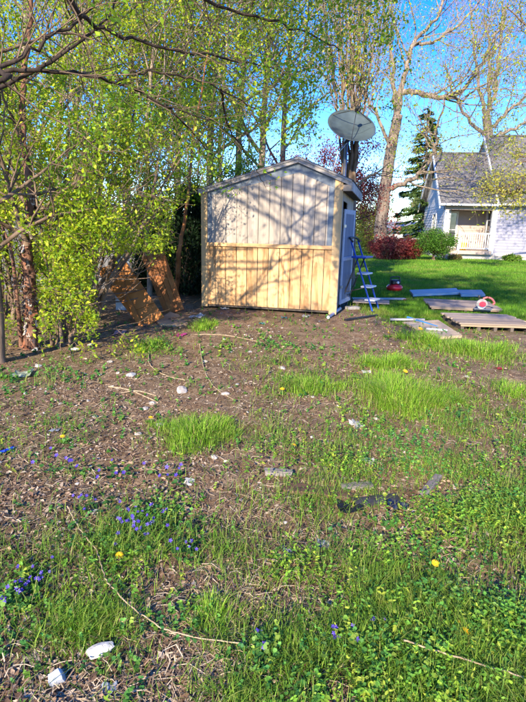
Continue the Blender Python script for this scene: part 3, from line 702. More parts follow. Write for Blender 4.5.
# ================================================================== HOUSE
def siding_mat(name, c, pitch=0.15):
    m, n, l, b = new_mat(name)
    tc = n.new('ShaderNodeTexCoord'); sp = n.new('ShaderNodeSeparateXYZ'); l.new(tc.outputs['Object'], sp.inputs[0])
    no = n.new('ShaderNodeTexNoise'); no.inputs['Scale'].default_value = 3; l.new(tc.outputs['Object'], no.inputs['Vector'])
    r = n.new('ShaderNodeValToRGB'); c = np.array(c)
    r.color_ramp.elements[0].color = (*(c * 0.88), 1); r.color_ramp.elements[1].color = (*np.clip(c * 1.08, 0, 1), 1)
    l.new(no.outputs['Fac'], r.inputs[0]); l.new(r.outputs[0], b.inputs['Base Color']); b.inputs['Roughness'].default_value = 0.6
    return m
VINYL = siding_mat('shade_tinted_siding', (0.27, 0.265, 0.33)); BEIGE = siding_mat('beige_siding', (0.38, 0.30, 0.26)); WALLW = siding_mat('white_siding', (0.50, 0.485, 0.48))  # lavender tree shade is put into the front siding's colour
ROOF = plain('house_shingles', (0.125, 0.12, 0.125), 0.95, var=0.45, scale=7, bump=0.5)
HB = flat(440, 258.5); HPSI = math.radians(6.6)
house = thing('house', 'pale grey house with shingled roof and railed porch beyond the lawn', 'house', (HB[0], HB[1], 0), -HPSI)
HU, HD, EZ, RZ = 2.75, 6.2, 3.2, 6.15            # left wing width, depth, eave and ridge
def laps(parent, name, mat, u_lo, u_hi, v, z0, z1, axis='u', skip=()):
    """lapped siding: each board leans out at its foot; boards are one mesh per wall face"""
    bm = bmesh.new(); z = z0
    while z < z1 - 0.02:
        h = min(0.16, z1 - z)
        segs = [(u_lo, u_hi)]
        for (a, b_, c_, d_) in skip:
            if z + h > c_ and z < d_:
                segs = [s for q in segs for s in ((q[0], min(q[1], a)), (max(q[0], b_), q[1])) if s[1] - s[0] > 0.02]
        for (a, b_) in segs:
            if axis == 'u': vs = [(a, v, z + h), (b_, v, z + h), (b_, v - 0.022, z), (a, v - 0.022, z), (a, v + 0.03, z), (b_, v + 0.03, z)]
            else: vs = [(v, a, z + h), (v, b_, z + h), (v - 0.022, b_, z), (v - 0.022, a, z), (v + 0.03, a, z), (v + 0.03, b_, z)]
            q = [bm.verts.new(x) for x in vs]; bm.faces.new(q[:4]); bm.faces.new((q[3], q[2], q[5], q[4]))
        z += h
    return tag(obj(name, bm, mat, parent), kind='stuff')
# foundation and porch floor
obj('foundation', B((0.0, 0.02, -0.1), (11.0, HD, 0.3)), plain('foundation', (0.45, 0.42, 0.40), 0.9), house)
# left wing, gable end wall seen from the side
bm = bmesh.new(); vs = [(0, 0.3, 0.3), (0, HD, 0.3), (0, HD, EZ), (0, HD / 2, RZ - 0.1), (0, 0.3, EZ + 0.2)]
a = [bm.verts.new(x) for x in vs]; b_ = [bm.verts.new((x[0] + 0.15, x[1], x[2])) for x in vs]; bm.faces.new(a); bm.faces.new(b_[::-1])
for i in range(5): bm.faces.new((a[i], b_[i], b_[(i + 1) % 5], a[(i + 1) % 5]))
obj('gable_wall', bm, WALLW, house)
laps(house, 'gable_siding', WALLW, 0.3, HD, -0.003, 0.3, EZ, 'v')
obj('porch_back_wall', B((0.152, 1.7, 0.3), (HU + 0.1, 1.85, EZ)), BEIGE, house)
laps(house, 'porch_siding', BEIGE, 1.25, HU, 1.697, 0.5, EZ - 0.1)
obj('porch_side_wall', B((0.152, 0.32, 0.5), (0.42, 1.695, EZ - 0.05)), WALLW, house)
obj('porch_floor', B((0.0, -0.25, 0.3), (HU - 0.01, 1.69, 0.5)), plain('porch_boards', (0.42, 0.33, 0.27), 0.8), house)
obj('porch_ceiling', B((0.16, 0.0, EZ - 0.06), (HU - 0.02, 1.69, EZ - 0.02)), WHITE, house)
obj('porch_beam', B((0.0, -0.05, EZ - 0.45), (HU - 0.01, 0.12, EZ - 0.07)), BEIGE, house)
for u in (0.0, ): obj('porch_column', B((u, -0.06, 0.5), (u + 0.22, 0.28, EZ - 0.46), 0.01), WHITE, house)
obj('porch_post', B((HU - 0.16, -0.08, 0.5), (HU - 0.03, 0.05, EZ - 0.46), 0.01), WHITE, house)
def window(u, v, z, w, h, axis, panes=(2, 2), nm='window'):
    """axis 'u': on a front wall at depth v; 'v': on a side wall at u"""
    def bb(a, b_, c_, d_, y0, y1): return B((a, v + y0, c_), (b_, v + y1, d_)) if axis == 'u' else B((v + y0, a, c_), (v + y1, b_, d_))
    g = obj(nm, bb(u + 0.05, u + w - 0.05, z + 0.05, z + h - 0.05, -0.035, -0.03), GLASS, house)
    for (a, b_, c_, d_) in ((u - 0.05, u + 0.05, z - 0.05, z + h + 0.05), (u + w - 0.05, u + w + 0.05, z - 0.05, z + h + 0.05), (u + 0.051, u + w - 0.051, z - 0.06, z + 0.05), (u + 0.051, u + w - 0.051, z + h - 0.05, z + h + 0.06)):
        obj('frame', bb(a, b_, c_, d_, -0.07, -0.024), WHITE, g)
    for k in range(1, panes[0]): x = u + w * k / panes[0]; obj('muntin', bb(x - 0.015, x + 0.015, z + 0.051, z + h - 0.051, -0.05, -0.036), WHITE, g)
    for k in range(1, panes[1]): y = z + h * k / panes[1]; obj('muntin', bb(u + 0.051, u + w - 0.051, y - 0.02, y + 0.02, -0.0525, -0.0365), WHITE, g)
    return g
window(2.1, 0.0, 1.25, 0.95, 1.35, 'v', (2, 2))
window(0.5, 1.7, 0.62, 0.62, 2.05, 'u', (1, 2), 'door')
window(0.35, HU - 0.02, 1.05, 0.75, 1.75, 'v', (1, 3))
# right wing
obj('right_wing_side', B((HU, 0.0, 0.3), (HU + 0.15, 1.84, EZ)), WHITE, house)
obj('right_wing_front', B((HU + 0.16, 0.03, 0.3), (11.0, 0.18, EZ)), VINYL, house)
laps(house, 'front_siding', VINYL, HU + 0.12, 11.0, 0.02, 0.32, EZ)
obj('corner_trim', B((HU - 0.012, -0.03, 0.3), (HU + 0.12, 0.05, EZ)), WHITE, house)
window(6.2, 0.0, 1.2, 1.0, 1.4, 'u', (2, 2))
obj('right_end_wall', B((10.85, 0.19, 0.3), (11.0, HD, EZ + 0.6)), VINYL, house)
obj('back_wall', B((0.16, HD - 0.15, 0.3), (10.84, HD, EZ)), VINYL, house)
obj('base_band', B((HU + 0.13, -0.03, 0.2), (11.0, 0.02, 0.38)), plain('warm_base_band', (0.6, 0.52, 0.46), 0.8), house)
# roofs
sl = (RZ - EZ) / (HD / 2)
def roof_plane(name, ua, ub, va, za, vb, zb, t=0.14, mat=ROOF):
    bm = bmesh.new(); vs = [(ua, va, za), (ub, va, za), (ub, vb, zb), (ua, vb, zb)]
    a = [bm.verts.new(x) for x in vs]; b_ = [bm.verts.new((x[0], x[1], x[2] - t)) for x in vs]
    bm.faces.new(a); bm.faces.new(b_[::-1])
    for i in range(4): bm.faces.new((a[i], b_[i], b_[(i + 1) % 4], a[(i + 1) % 4]))
    return obj(name, bm, mat, house)
rf = roof_plane('roof', -0.35, HU + 0.02, -0.35, EZ - 0.35 * sl + 0.2, HD / 2, RZ + 0.05)
roof_plane('roof', -0.35, HU + 0.02, HD / 2 + 0.005, RZ + 0.05, HD + 0.35, EZ - 0.35 * sl + 0.2)
RV = HD / 2 + 0.95; RZ2 = EZ + sl * (RV) + 0.28
roof_plane('roof', HU + 0.03, 11.4, -0.35, EZ - 0.35 * sl + 0.32, RV, RZ2)
roof_plane('roof', HU + 0.03, 11.4, RV + 0.005, RZ2, RV * 2 + 0.4, EZ)
roof_plane('rake_trim', HU - 0.06, HU + 0.025, -0.4, EZ - 0.4 * sl + 0.35, RV, RZ2 + 0.03, 0.22, WHITE)
roof_plane('rake_trim', -0.42, -0.352, -0.4, EZ - 0.4 * sl + 0.22, HD / 2, RZ + 0.07, 0.24, WHITE)
roof_plane('rake_trim', -0.42, -0.352, HD / 2 + 0.004, RZ + 0.07, HD + 0.4, EZ - 0.4 * sl + 0.22, 0.24, WHITE)
bm = bmesh.new(); vs = [(HU + 0.1, HD / 2 - 0.05, RZ + 0.05), (HU + 0.1, RV + 0.9, RZ + 0.05), (HU + 0.1, RV, RZ2 - 0.1)]
bm.faces.new([bm.verts.new(x) for x in vs]); bmesh.ops.solidify(bm, geom=bm.faces[:], thickness=0.1)
obj('upper_gable', bm, WALLW, house)
obj('ridge_vent', B((HU + 0.3, RV - 0.12, RZ2 - 0.03), (11.2, RV + 0.12, RZ2 + 0.06)), ROOF, house)
obj('ridge_cap', B((-0.35, HD / 2 - 0.12, RZ + 0.0), (HU - 0.07, HD / 2 + 0.12, RZ + 0.09)), ROOF, house)
obj('gutter', B((-0.35, -0.46, EZ - 0.25), (HU - 0.07, -0.355, EZ - 0.13), 0.02), WHITE, house)
obj('gutter', B((HU + 0.03, -0.46, EZ - 0.2), (11.4, -0.355, EZ - 0.08), 0.02), WHITE, house)
# porch railing and steps
ry = -0.18
obj('handrail', B((0.95, ry - 0.04, 1.42), (HU - 0.17, ry + 0.04, 1.5)), WHITE, house)
obj('bottom_rail', B((0.95, ry - 0.03, 0.6), (HU - 0.17, ry + 0.03, 0.66)), WHITE, house)
obj('newel', B((0.83, ry - 0.07, -0.05), (0.95, ry + 0.07, 1.6)), WHITE, house)
bal = None
for k in range(13):
    x = 1.03 + k * (HU - 1.3) / 12
    if bal is None: ob = obj('baluster', B((-0.018, ry - 0.018, 0.662), (0.018, ry + 0.018, 1.418)), WHITE, house); bal = ob.data
    else: ob = bpy.data.objects.new('baluster', bal); C.objects.link(ob); ob.parent = house
    ob.location = (x, 0, 0)
for k in range(2): obj('porch_step', B((0.2, -0.55 - 0.3 * k, -0.05), (0.82, -0.26 - 0.3 * k, 0.33 - 0.16 * k)), plain('step_wood', (0.45, 0.36, 0.3), 0.8), house)
obj('wall_lamp', lathe(bmesh.new(), [(0.04, 0), (0.09, 0.05), (0.09, 0.2), (0.03, 0.28)], 10, Matrix.Translation((4.5, -0.1, 2.45))), BLACK, house)
pw_ = np.array(house.location) + np.array([math.cos(HPSI) * 1.28 + math.sin(HPSI) * 0.2, -math.sin(HPSI) * 1.28 + math.cos(HPSI) * 0.2, 0])
tag(obj('yellow_bucket', lathe(bmesh.new(), [(0.14, -0.02), (0.19, 0.42), (0.17, 0.42), (0.12, 0.02)], 16), plain('yellow_plastic', (0.75, 0.36, 0.02), 0.4), loc=(pw_[0], pw_[1], 0.515)), 'yellow bucket behind the porch railing', 'bucket')

# neighbour's low garage
p = at(386, 240, 46); gr = thing('garage', 'low white garage with pale roof between the big trunk and the house', 'garage', (p[0], 46, 0), -0.1)
obj('wall', B((0, 0.1, -0.1), (4.6, 4, 1.5)), WALLW, gr)
bm = bmesh.new(); q = [(-0.3, -0.3, 1.42), (4.9, -0.3, 1.42), (4.9, 2.2, 2.35), (-0.3, 2.2, 2.35)]; bm.faces.new([bm.verts.new(x) for x in q]); bmesh.ops.solidify(bm, geom=bm.faces[:], thickness=0.1)
obj('roof', bm, plain('pale_metal_roof', (0.50, 0.52, 0.56), 0.6), gr)
bm = bmesh.new(); q = [(-0.3, 2.21, 2.35), (4.9, 2.21, 2.35), (4.9, 4.4, 1.42), (-0.3, 4.4, 1.42)]; bm.faces.new([bm.verts.new(x) for x in q]); bmesh.ops.solidify(bm, geom=bm.faces[:], thickness=0.1)
obj('roof', bm, plain('pale_metal_roof_back', (0.50, 0.52, 0.56), 0.6), gr)
obj('garage_door', B((0.6, 0.06, -0.05), (3.0, 0.098, 1.3)), WHITE, gr)

# ================================================================== TREES
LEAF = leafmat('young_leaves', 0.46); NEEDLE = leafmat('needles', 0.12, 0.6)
BK_BROWN = bark('brown_bark', (0.07, 0.045, 0.03), (0.24, 0.17, 0.12)); BK_GREY = bark('grey_bark', (0.11, 0.08, 0.06), (0.32, 0.25, 0.19), 6)
BK_DARK = bark('dark_bark', (0.018, 0.014, 0.012), (0.075, 0.055, 0.045)); BK_RED = bark('reddish_bark', (0.08, 0.035, 0.022), (0.32, 0.17, 0.11), 11)
BK_ORANGE = bark('orange_bark', (0.15, 0.055, 0.02), (0.36, 0.17, 0.07)); BK_TWIG = bark('pale_twigs', (0.14, 0.105, 0.075), (0.34, 0.27, 0.20))
G_YOUNG = [(0.36, 0.44, 0.02), (0.25, 0.37, 0.022), (0.45, 0.49, 0.035), (0.17, 0.28, 0.025)]
G_MID = [(0.13, 0.24, 0.025), (0.09, 0.19, 0.02), (0.19, 0.29, 0.03)]
G_YEL = [(0.34, 0.34, 0.045), (0.26, 0.29, 0.04), (0.40, 0.37, 0.07)]

# --- shaggy trunk at left
b0 = gp(30, 349, -0.03)
T = Tree('shaggy_tree', 'leafy tree with peeling reddish shaggy trunk at left edge', 'tree', b0, 11)
Pt, Rt = T.limb([b0, at(31, 300, b0[1]), at(27, 250, b0[1] + .05), at(30, 195, b0[1]), at(22, 120, b0[1] + .2), at(30, 20, b0[1] + .3), at(35, -90, b0[1] + .3)], 0.08, 0.012, wob=0.008, n=8, k=12)
T.kids(Pt, Rt, 10, 1.0, 2, (40, 75), (0.35, 1.0), trop=0.04)
P2, R2 = T.limb([gp(22, 346), at(17, 300, 5.9), at(12, 255, 5.95), at(2, 225, 6.0)], 0.03, 0.012, k=7)
P3, R3 = T.limb([at(27, 245, b0[1]), at(10, 190, 5.8), at(-10, 120, 5.6)], 0.035, 0.015, False); T.kids(P3, R3, 6, 0.9, 1)
# peeling bark plates
rng = np.random.default_rng(5); n = 420; t = rng.uniform(0.01, 0.5, n) * (len(Pt) - 1); i = t.astype(int); f = (t - i)[:, None]
pp = Pt[i] * (1 - f) + Pt[i + 1] * f; rr = Rt[i]; th = rng.uniform(0, 2 * math.pi, n)
out = np.stack([np.cos(th), np.sin(th), np.zeros(n)], 1); pos = pp + out * (rr * 0.97)[:, None]
plate_v = [(-0.5, 0, 0), (0.5, 0, 0), (0.55, 0.6, 0.05), (-0.45, 0.6, 0.05), (0.4, 1.1, 0.32), (-0.35, 1.0, 0.3)]
plate_f = [(0, 1, 2), (0, 2, 3), (3, 2, 4), (3, 4, 5)]
fw = np.tile(np.array([0, 0, 1.0]), (n, 1)) * np.where(rng.random(n) < 0.5, 1, -1)[:, None] + rng.normal(0, 0.15, (n, 3))
v, fc, c = scatter(plate_v, plate_f, pos, basis(fw, out), np.stack([rng.uniform(0.02, 0.05, n), rng.uniform(0.03, 0.10, n), rng.uniform(0.04, 0.09, n)], 1), tints(rng, n, [(0.22, 0.085, 0.045), (0.10, 0.05, 0.035), (0.15, 0.075, 0.05), (0.40, 0.33, 0.28)]))
tag(np_obj('peeling_bark', v - b0, fc, leafmat('bark_plates', 0.05, 0.9), T.root, c), kind='stuff')
T.leaves(34, 0.042, G_YOUNG, LEAF, 0.06); T.finish(BK_RED, BK_BROWN)

# --- dark trunk cut by the left edge
b0 = gp(-2, 362, -0.03)
T = Tree('dark_trunk_tree', 'dark trunk cut off by the left edge of the view', 'tree', b0, 12)
Pt, Rt = T.limb([b0, at(-3, 310, b0[1]), at(-8, 260, b0[1]), at(-25, 150, b0[1]), at(-40, 0, b0[1])], 0.075, 0.04, k=10)
T.kids(Pt, Rt, 5, 1.1, 2, (40, 70), (0.5, 1)); T.leaves(12, 0.05, G_MID, LEAF); T.finish(BK_BROWN)

# --- multi-stemmed shrubs filling the left side
def shrub(name, label, base_px, seed, stems, per, size, cols, tall=1.0, mat=BK_BROWN, twigL=0.55, kid=7):
    b0 = gp(*base_px, -0.03); T = Tree(name, label, 'shrub', b0, seed, None)
    for (tx, ty, dy, r) in stems:
        e = at(tx, ty, b0[1] + dy); m_ = (b0 + e) / 2 + T.rng.normal(0, 0.12, 3); m_[2] += 0.15
        s0 = b0 + np.array([*T.rng.normal(0, 0.07, 2), 0])
        P, R = T.limb([s0, s0 * 0.7 + m_ * 0.3 + T.rng.normal(0, .03, 3), m_, e], r, r * 0.35, True, 5, 7, wob=0.012)
        T.kids(P, R, kid, twigL * 1.5, 2, (30, 70), (0.25, 1.0), 0.2, 0.02, 0.62, 3)
    T.leaves(int(per * 2.7), size * .82, cols, LEAF, 0.06); T.finish(mat, BK_BROWN); return T
shrub('shrub', 'bright green multi-stemmed shrub beside the shaggy trunk', (62, 346), 21,
      [(40, 200, .2, .028), (60, 190, .3, .03), (85, 200, .2, .028), (110, 235, -.2, .024), (95, 150, .5, .03), (70, 120, .3, .03), (30, 150, -.3, .024), (120, 190, .4, .028), (50, 270, -.3, .016), (95, 280, -.2, .016)], 15, 0.05, G_YOUNG)
shrub('shrub', 'tall yellow-green shrub arching over the brown panels', (80, 322), 22,
      [(90, 170, .3, .03), (120, 160, .3, .03), (150, 170, .2, .032), (165, 200, -.1, .026), (135, 110, .5, .035), (180, 150, .2, .03), (110, 100, .6, .035), (150, 215, -.4, .022), (195, 140, .3, .028)], 16, 0.052, G_YOUNG)
shrub('shrub', 'darker green shrub between the brown panels and the shed', (186, 296), 23,
      [(160, 160, .3, .035), (185, 130, .4, .035), (215, 140, .5, .03), (230, 110, .6, .035), (200, 100, .8, .04), (170, 90, .6, .035), (245, 140, .8, .03), (140, 120, .4, .03)], 14, 0.058, G_MID)
shrub('shrub', 'green shrub in front of the fence at the far left', (8, 318), 24,
      [(-10, 160, .2, .03), (10, 130, .4, .035), (30, 160, .3, .03), (-30, 200, .2, .03), (45, 100, .8, .035), (20, 60, .8, .04), (-10, 80, .5, .04)], 13, 0.06, G_YOUNG, kid=8)

# --- dark evergreen added to stand for the shade in the gap beside the shed
def evergreen(px, Y, w, h, seed, label):
    b0 = at(px, 300, Y); b0[2] = -.05; T = Tree('evergreen', label, 'tree', b0, seed); rg = T.rng; T.limb([b0, b0 + (0, 0, h * .5), b0 + (0, 0, h)], .09, .02, k=7)
    n = 9000; z = rg.random(n) ** 1.2; a = rg.uniform(0, 6.28, n); r = w / 2 * (1 - .75 * z) * np.sqrt(rg.uniform(.2, 1, n)) * (.8 + .4 * vnoise(a * 3, z * 9, seed))
    p = b0 + np.stack([np.cos(a) * r, np.sin(a) * r, .08 + z * h], 1); fw = np.stack([np.cos(a) * .5, np.sin(a) * .5, np.full(n, .8)], 1) + rg.normal(0, .3, (n, 3))
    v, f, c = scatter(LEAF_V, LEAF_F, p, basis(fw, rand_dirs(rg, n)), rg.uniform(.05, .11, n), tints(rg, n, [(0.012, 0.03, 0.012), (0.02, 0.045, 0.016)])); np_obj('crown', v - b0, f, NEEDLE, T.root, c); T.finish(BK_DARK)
evergreen(190, 11.6, 1.5, 2.3, 27, 'dark evergreen added for shade in the gap between panels and shed'); evergreen(160, 12.2, 1.5, 2.0, 28, 'dark evergreen behind the brown panels')

# --- leaning orange stem left of the shed
b0 = gp(177, 300, -0.03); T = Tree('leaning_sapling', 'slim orange-barked sapling leaning right beside the shed', 'tree', b0, 25)
P, R = T.limb([b0, at(178, 262, 10.0), at(184, 225, 10.0), at(189, 185, 10.1), at(196, 120, 10.3), at(210, 40, 10.6)], 0.055, 0.012, k=9, wob=0.01)
T.kids(P, R, 9, 1.2, 2, (35, 70), (0.55, 1)); T.leaves(26, 0.055, G_YOUNG, LEAF, .07); T.finish(BK_ORANGE, BK_BROWN)
# fallen grey trunk crossing the panels
b0 = gp(97, 318, -0.03); T = Tree('leaning_tree', 'bare grey stem slanting across the top of the left panel', 'tree', b0, 26)
P, R = T.limb([b0, at(108, 285, 7.6), at(120, 264, 7.5), at(133, 245, 7.45), at(150, 205, 7.5), at(160, 150, 7.7)], 0.035, 0.02, k=8)
T.kids(P, R, 5, 0.7, 1, (40, 70), (0.6, 1)); T.leaves(12, 0.05, G_YOUNG, LEAF); T.finish(BK_GREY)

# --- big tree outside the frame at left whose limbs cross the top of the view
b0 = np.array([-5.6, 4.6, -0.05]); T = Tree('overhanging_tree', 'tree off the left edge with dark limbs reaching across the top', 'tree', b0, 31); T.thin = True
P0, R0_ = T.limb([b0, b0 + (0.1, 0, 1.5), b0 + (0.2, 0.2, 3.0), b0 + (0.0, -0.3, 5.2), b0 + (-0.3, -0.8, 7.4)], 0.22, 0.07, k=12)
limbs = [[P0[9], at(-60, 85, 4.0), at(0, 73, 4.4), at(74, 72, 4.7), at(125, 86, 4.9), at(165, 105, 5.1), at(212, 120, 5.4)],
         [P0[11], at(-40, 110, 4.2), at(0, 88, 4.5), at(50, 62, 4.6), at(103, 23, 4.8), at(125, -30, 5.0)],
         [P0[10], at(-30, 85, 4.1), at(0, 69, 4.3), at(46, 40, 4.4), at(84, 15, 4.6), at(100, -20, 4.7)],
         [at(117, 82, 4.86), at(137, 71, 4.9), at(177, 75, 5.1), at(220, 88, 5.4), at(262, 112, 5.8)],
         [at(220, 88, 5.4), at(228, 125, 6.1), at(244, 152, 6.7), at(258, 172, 7.0), at(266, 188, 7.1)], [at(165, 105, 5.1), at(190, 130, 5.9), at(212, 155, 6.6), at(228, 172, 6.9)],
         [P0[13], at(10, -20, 4.3), at(86, 20, 4.6), at(143, 43, 5.0), at(217, 57, 5.5), at(280, 70, 6.0)],
         [P0[14], at(60, -60, 4.4), at(150, -20, 5.0), at(230, 10, 5.6), at(300, 30, 6.2), at(340, 50, 6.6)],
         [P0[14], at(0, -160, 3.6), at(150, -120, 4.2), at(280, -60, 5.0), at(360, -20, 5.6)]]
for q, L in enumerate(limbs):
    P, R = T.limb(L, 0.026 if q not in (3, 4, 5) else 0.012, 0.006 if q not in (4, 5) else 0.003, True, 6, 7, wob=0.012)
    T.kids(P, R, 22, 0.75, 2, (25, 65), (0.22, 1.0), 0.16, 0.0, 0.6, 2, 0.35, 0.0022) if q not in (4, 5) else T.kids(P, R, 13, 0.4, 1, (25, 65), (0.1, 1.0), 0.16, -0.02, 0.6, 2, 0.5, 0.002)
n_low = len(T.tips)
for (ex, ey, ez, mz) in [(0.4, 2.6, 5.2, 5.6), (1.8, 2.2, 5.6, 6.0), (-1.2, 1.2, 5.4, 5.8), (1.0, 0.6, 5.8, 6.2), (-0.4, 3.2, 6.0, 6.2), (2.6, 3.2, 6.6, 6.8), (3.4, 1.8, 6.2, 6.5), (0.6, 1.6, 7.0, 7.2), (2.2, 0.8, 6.9, 7.2), (0.0, 0.3, 5.0, 5.4), (1.2, 0.4, 5.2, 5.6), (-0.8, -0.4, 5.0, 5.5), (0.6, -0.6, 5.6, 6.0), (2.2, 0.2, 5.4, 5.8)]:  # unseen limbs above the camera, added to shade the lawn
    s_ = P0[-6]; e = np.array([ex, ey, ez]); P, R = T.limb([s_, s_ * .6 + e * .4 + (0, 0, mz - ez), e], .06, .015, False); T.kids(P, R, 13, 1.1, 2, (30, 70), (.45, 1), nk=2)
low_tips, shade_tips = T.tips[:n_low], T.tips[n_low:]; T.tips = shade_tips; T.leaves(30, .09, G_MID, LEAF, .12, name='shade_crown'); T.tips = low_tips
T.leaves(24, 0.037, [(0.27, 0.39, 0.025), (0.18, 0.32, 0.022), (0.36, 0.45, 0.035), (0.12, 0.24, 0.022)], LEAF, 0.06); T.finish(BK_DARK, BK_BROWN)

# --- slim pale trees behind the shrubs at upper left
for k, (px, py, Y, top, sd_) in enumerate([(128, 235, 13.5, -60, 1), (240, 220, 16.0, -40, 2), (60, 230, 15.5, -50, 3), (285, 222, 19.0, -20, 4), (180, 225, 17.5, -60, 5), (20, 228, 12.5, -60, 6), (100, 226, 18.5, -40, 7), (212, 224, 14.5, -40, 8), (264, 222, 15.5, -10, 9), (148, 232, 11.2, -30, 10), (78, 232, 10.6, -30, 11), (222, 226, 12.6, -20, 12)]):
    lab = ['slim pale-trunked tree behind the shrubs above the brown panels', 'slim tree behind the left end of the shed roof', 'slim tree rising behind the shaggy trunk', 'slim tree rising behind the shed peak', 'slim tree rising behind the dark gap left of the shed', 'slim tree behind the fence at the far left', 'slim tree far behind the tall yellow-green shrub', 'slim tree just left of the shed roof corner', 'slim tree over the left slope of the shed roof', 'leafy slim tree right behind the leaning brown panels', 'leafy slim tree right behind the bright left shrub', 'leafy slim tree leaning over the left shed roof edge'][k]
    b0 = at(px, py, Y); b0[2] = -0.05; T = Tree('slim_tree', lab, 'tree', b0, 40 + k, 'slim trees behind the yard')
    P, R = T.limb([b0, at(px - 2, 150, Y), at(px + 4, 60, Y), at(px + 8, top, Y + 0.4)], 0.12 if k < 9 else 0.06, 0.04 if k < 9 else 0.012, k=8, wob=0.015)
    T.kids(P, R, 17, 2.4, 2, (30, 65), (0.25, 1), trop=0.05, nk=3); T.leaves(30 if k < 9 else 46, 0.075 if k < 9 else 0.055, G_YOUNG, LEAF, 0.13); T.finish(BK_TWIG)

# --- many-stemmed tree behind the shed
b0 = at(349, 296, 13.4); b0[2] = -0.05
T = Tree('many_stemmed_tree', 'many-stemmed tree with thin upright shoots behind the satellite dish', 'tree', b0, 51)
for (bx, mx_, tx, r) in [(344, 343, 338, .065), (352, 352, 349, .07), (347, 340, 330, .06), (350, 362, 372, .06), (349, 348, 345, .05), (354, 358, 362, .06), (345, 333, 318, .045), (352, 370, 392, .05), (350, 354, 356, .04)]:
    P, R = T.limb([b0 + np.array([(bx - 349) * 0.02, T.rng.normal(0, .06), 0]), at(bx, 200, 13.4), at((bx + mx_) / 2, 130, 13.4 + T.rng.normal(0, .2)), at(mx_, 70, 13.4), at(tx, -25, 13.5)], r, 0.014, True, 5, 7, wob=0.02)
    T.kids(P, R, 9, 1.3, 2, (18, 40), (0.45, 1), 0.1, 0.16, 0.62, 2, 0.45, 0.006)
P, R = T.limb([at(352, 190, 13.3), at(366, 178, 13.0), at(378, 172, 12.8), at(392, 160, 12.6)], 0.04, 0.01, False); T.kids(P, R, 5, .8, 1)
T.leaves(9, 0.06, G_YEL + G_YOUNG, LEAF, 0.09); T.finish(BK_BROWN, BK_TWIG)

# --- red-leaved trees
RED_L = [(0.30, 0.04, 0.04), (0.40, 0.08, 0.07), (0.20, 0.03, 0.03), (0.46, 0.19, 0.13)]
b0 = at(318, 240, 17.0); b0[2] = -0.05
T = Tree('red_leaved_tree', 'red-leaved ornamental tree showing above the shed roof peak', 'tree', b0, 52)
for (tx, ty, dy) in [(285, 160, 0), (305, 152, .3), (325, 150, .2), (345, 158, 0), (362, 175, -.3), (368, 195, .1), (300, 170, -.5), (335, 170, .6), (280, 185, 0), (366, 150, .5), (360, 205, .2), (374, 186, -.2), (372, 215, 0), (356, 190, .4)]:
    e = at(tx, ty, 17 + dy); s = b0 + (0, 0, 1.0); P, R = T.limb([b0, s, (s + e) / 2 + (0, 0, .2), e], .06, .012, True, 4, 6)
    T.kids(P, R, 6, 0.7, 1, (35, 75), (0.6, 1)); 
T.leaves(42, 0.062, RED_L, LEAF, 0.12); T.finish(BK_DARK)
def bush(name, label, px, py, Y, w, h, seed, cols, n, size, stem=0.0, mat=LEAF, shape='leaf', lum=1.0):
    """round bush: short stems, leaves in many clumps through the volume"""
    b0 = at(px, py, Y); b0[2] = -0.03; T = Tree(name, label, 'bush', b0, seed); rg = T.rng
    for k in range(14):
        a = rg.uniform(0, 2 * math.pi); e = b0 + np.array([math.cos(a) * w * .42 * rg.uniform(.3, 1), math.sin(a) * w * .42 * rg.uniform(.3, 1), stem + (h - stem) * rg.uniform(.45, .9)])
        P, R = T.limb([b0 + (rg.normal(0, .05), rg.normal(0, .05), 0), b0 + (0, 0, stem * .8 + .05), (b0 + e) / 2 + (0, 0, stem * .4), e], .035, .01, True, 4, 5)
        T.kids(P, R, 8, h * .28, 1, (30, 80), (.45, 1)); 
    cl = rand_dirs(rg, 70) * rg.uniform(.35, 1.0, (70, 1)) ** .5; cl *= np.array([w / 2, w / 2, (h - stem) / 2]) * rg.uniform(.8, 1.08, (70, 1))
    cl += b0 + (0, 0, stem + (h - stem) / 2)
    ci = rg.integers(0, 70, n); p = cl[ci] + rg.normal(0, min(w, h) * .085, (n, 3)); p = p[p[:, 2] > 0.05]; n = len(p)
    v, fc, c = scatter(LEAF_V, LEAF_F, p, basis(rand_dirs(rg, n), rand_dirs(rg, n) + (0, 0, .6)), size * rg.uniform(.6, 1.4, n), tints(rg, n, cols))
    np_obj('crown', v - b0, fc, mat, T.root, c); T.finish(BK_BROWN); return T
bush('red_bush', 'dark red barberry-like bush in front of the garage', 386, 258, 27.5, 2.1, 1.25, 61, [(0.19, 0.028, 0.03), (0.26, 0.055, 0.05), (0.13, 0.018, 0.022), (0.32, 0.13, 0.09)], 9000, 0.085)
bush('red_bush', 'smaller red bush between the larger red bush and green one', 409, 257, 28.2, 1.3, 1.15, 62, [(0.19, 0.028, 0.03), (0.26, 0.055, 0.05), (0.13, 0.018, 0.022)], 5000, 0.085)
bush('green_bush', 'round clipped green bush on a short stem before the house', 433, 257, 27.6, 2.15, 1.55, 63, [(0.05, 0.13, 0.015), (0.08, 0.19, 0.02), (0.12, 0.24, 0.03)], 12000, 0.075, 0.35)
bush('yellow_bush', 'yellow-green spring bush beside the big pale trunk', 369, 250, 33.0, 2.6, 3.0, 64, G_YEL, 9000, 0.11)
bush('low_shrub', 'low green shrub against the house foundation at right', 512, 261, 28.0, 1.0, 0.45, 65, G_MID, 2500, 0.07)
bush('low_shrub', 'low brown-green shrub right of the round bush', 455, 261, 28.6, 0.8, 0.35, 66, [(0.2, 0.13, 0.06), (0.12, 0.16, 0.04)], 1800, 0.07)

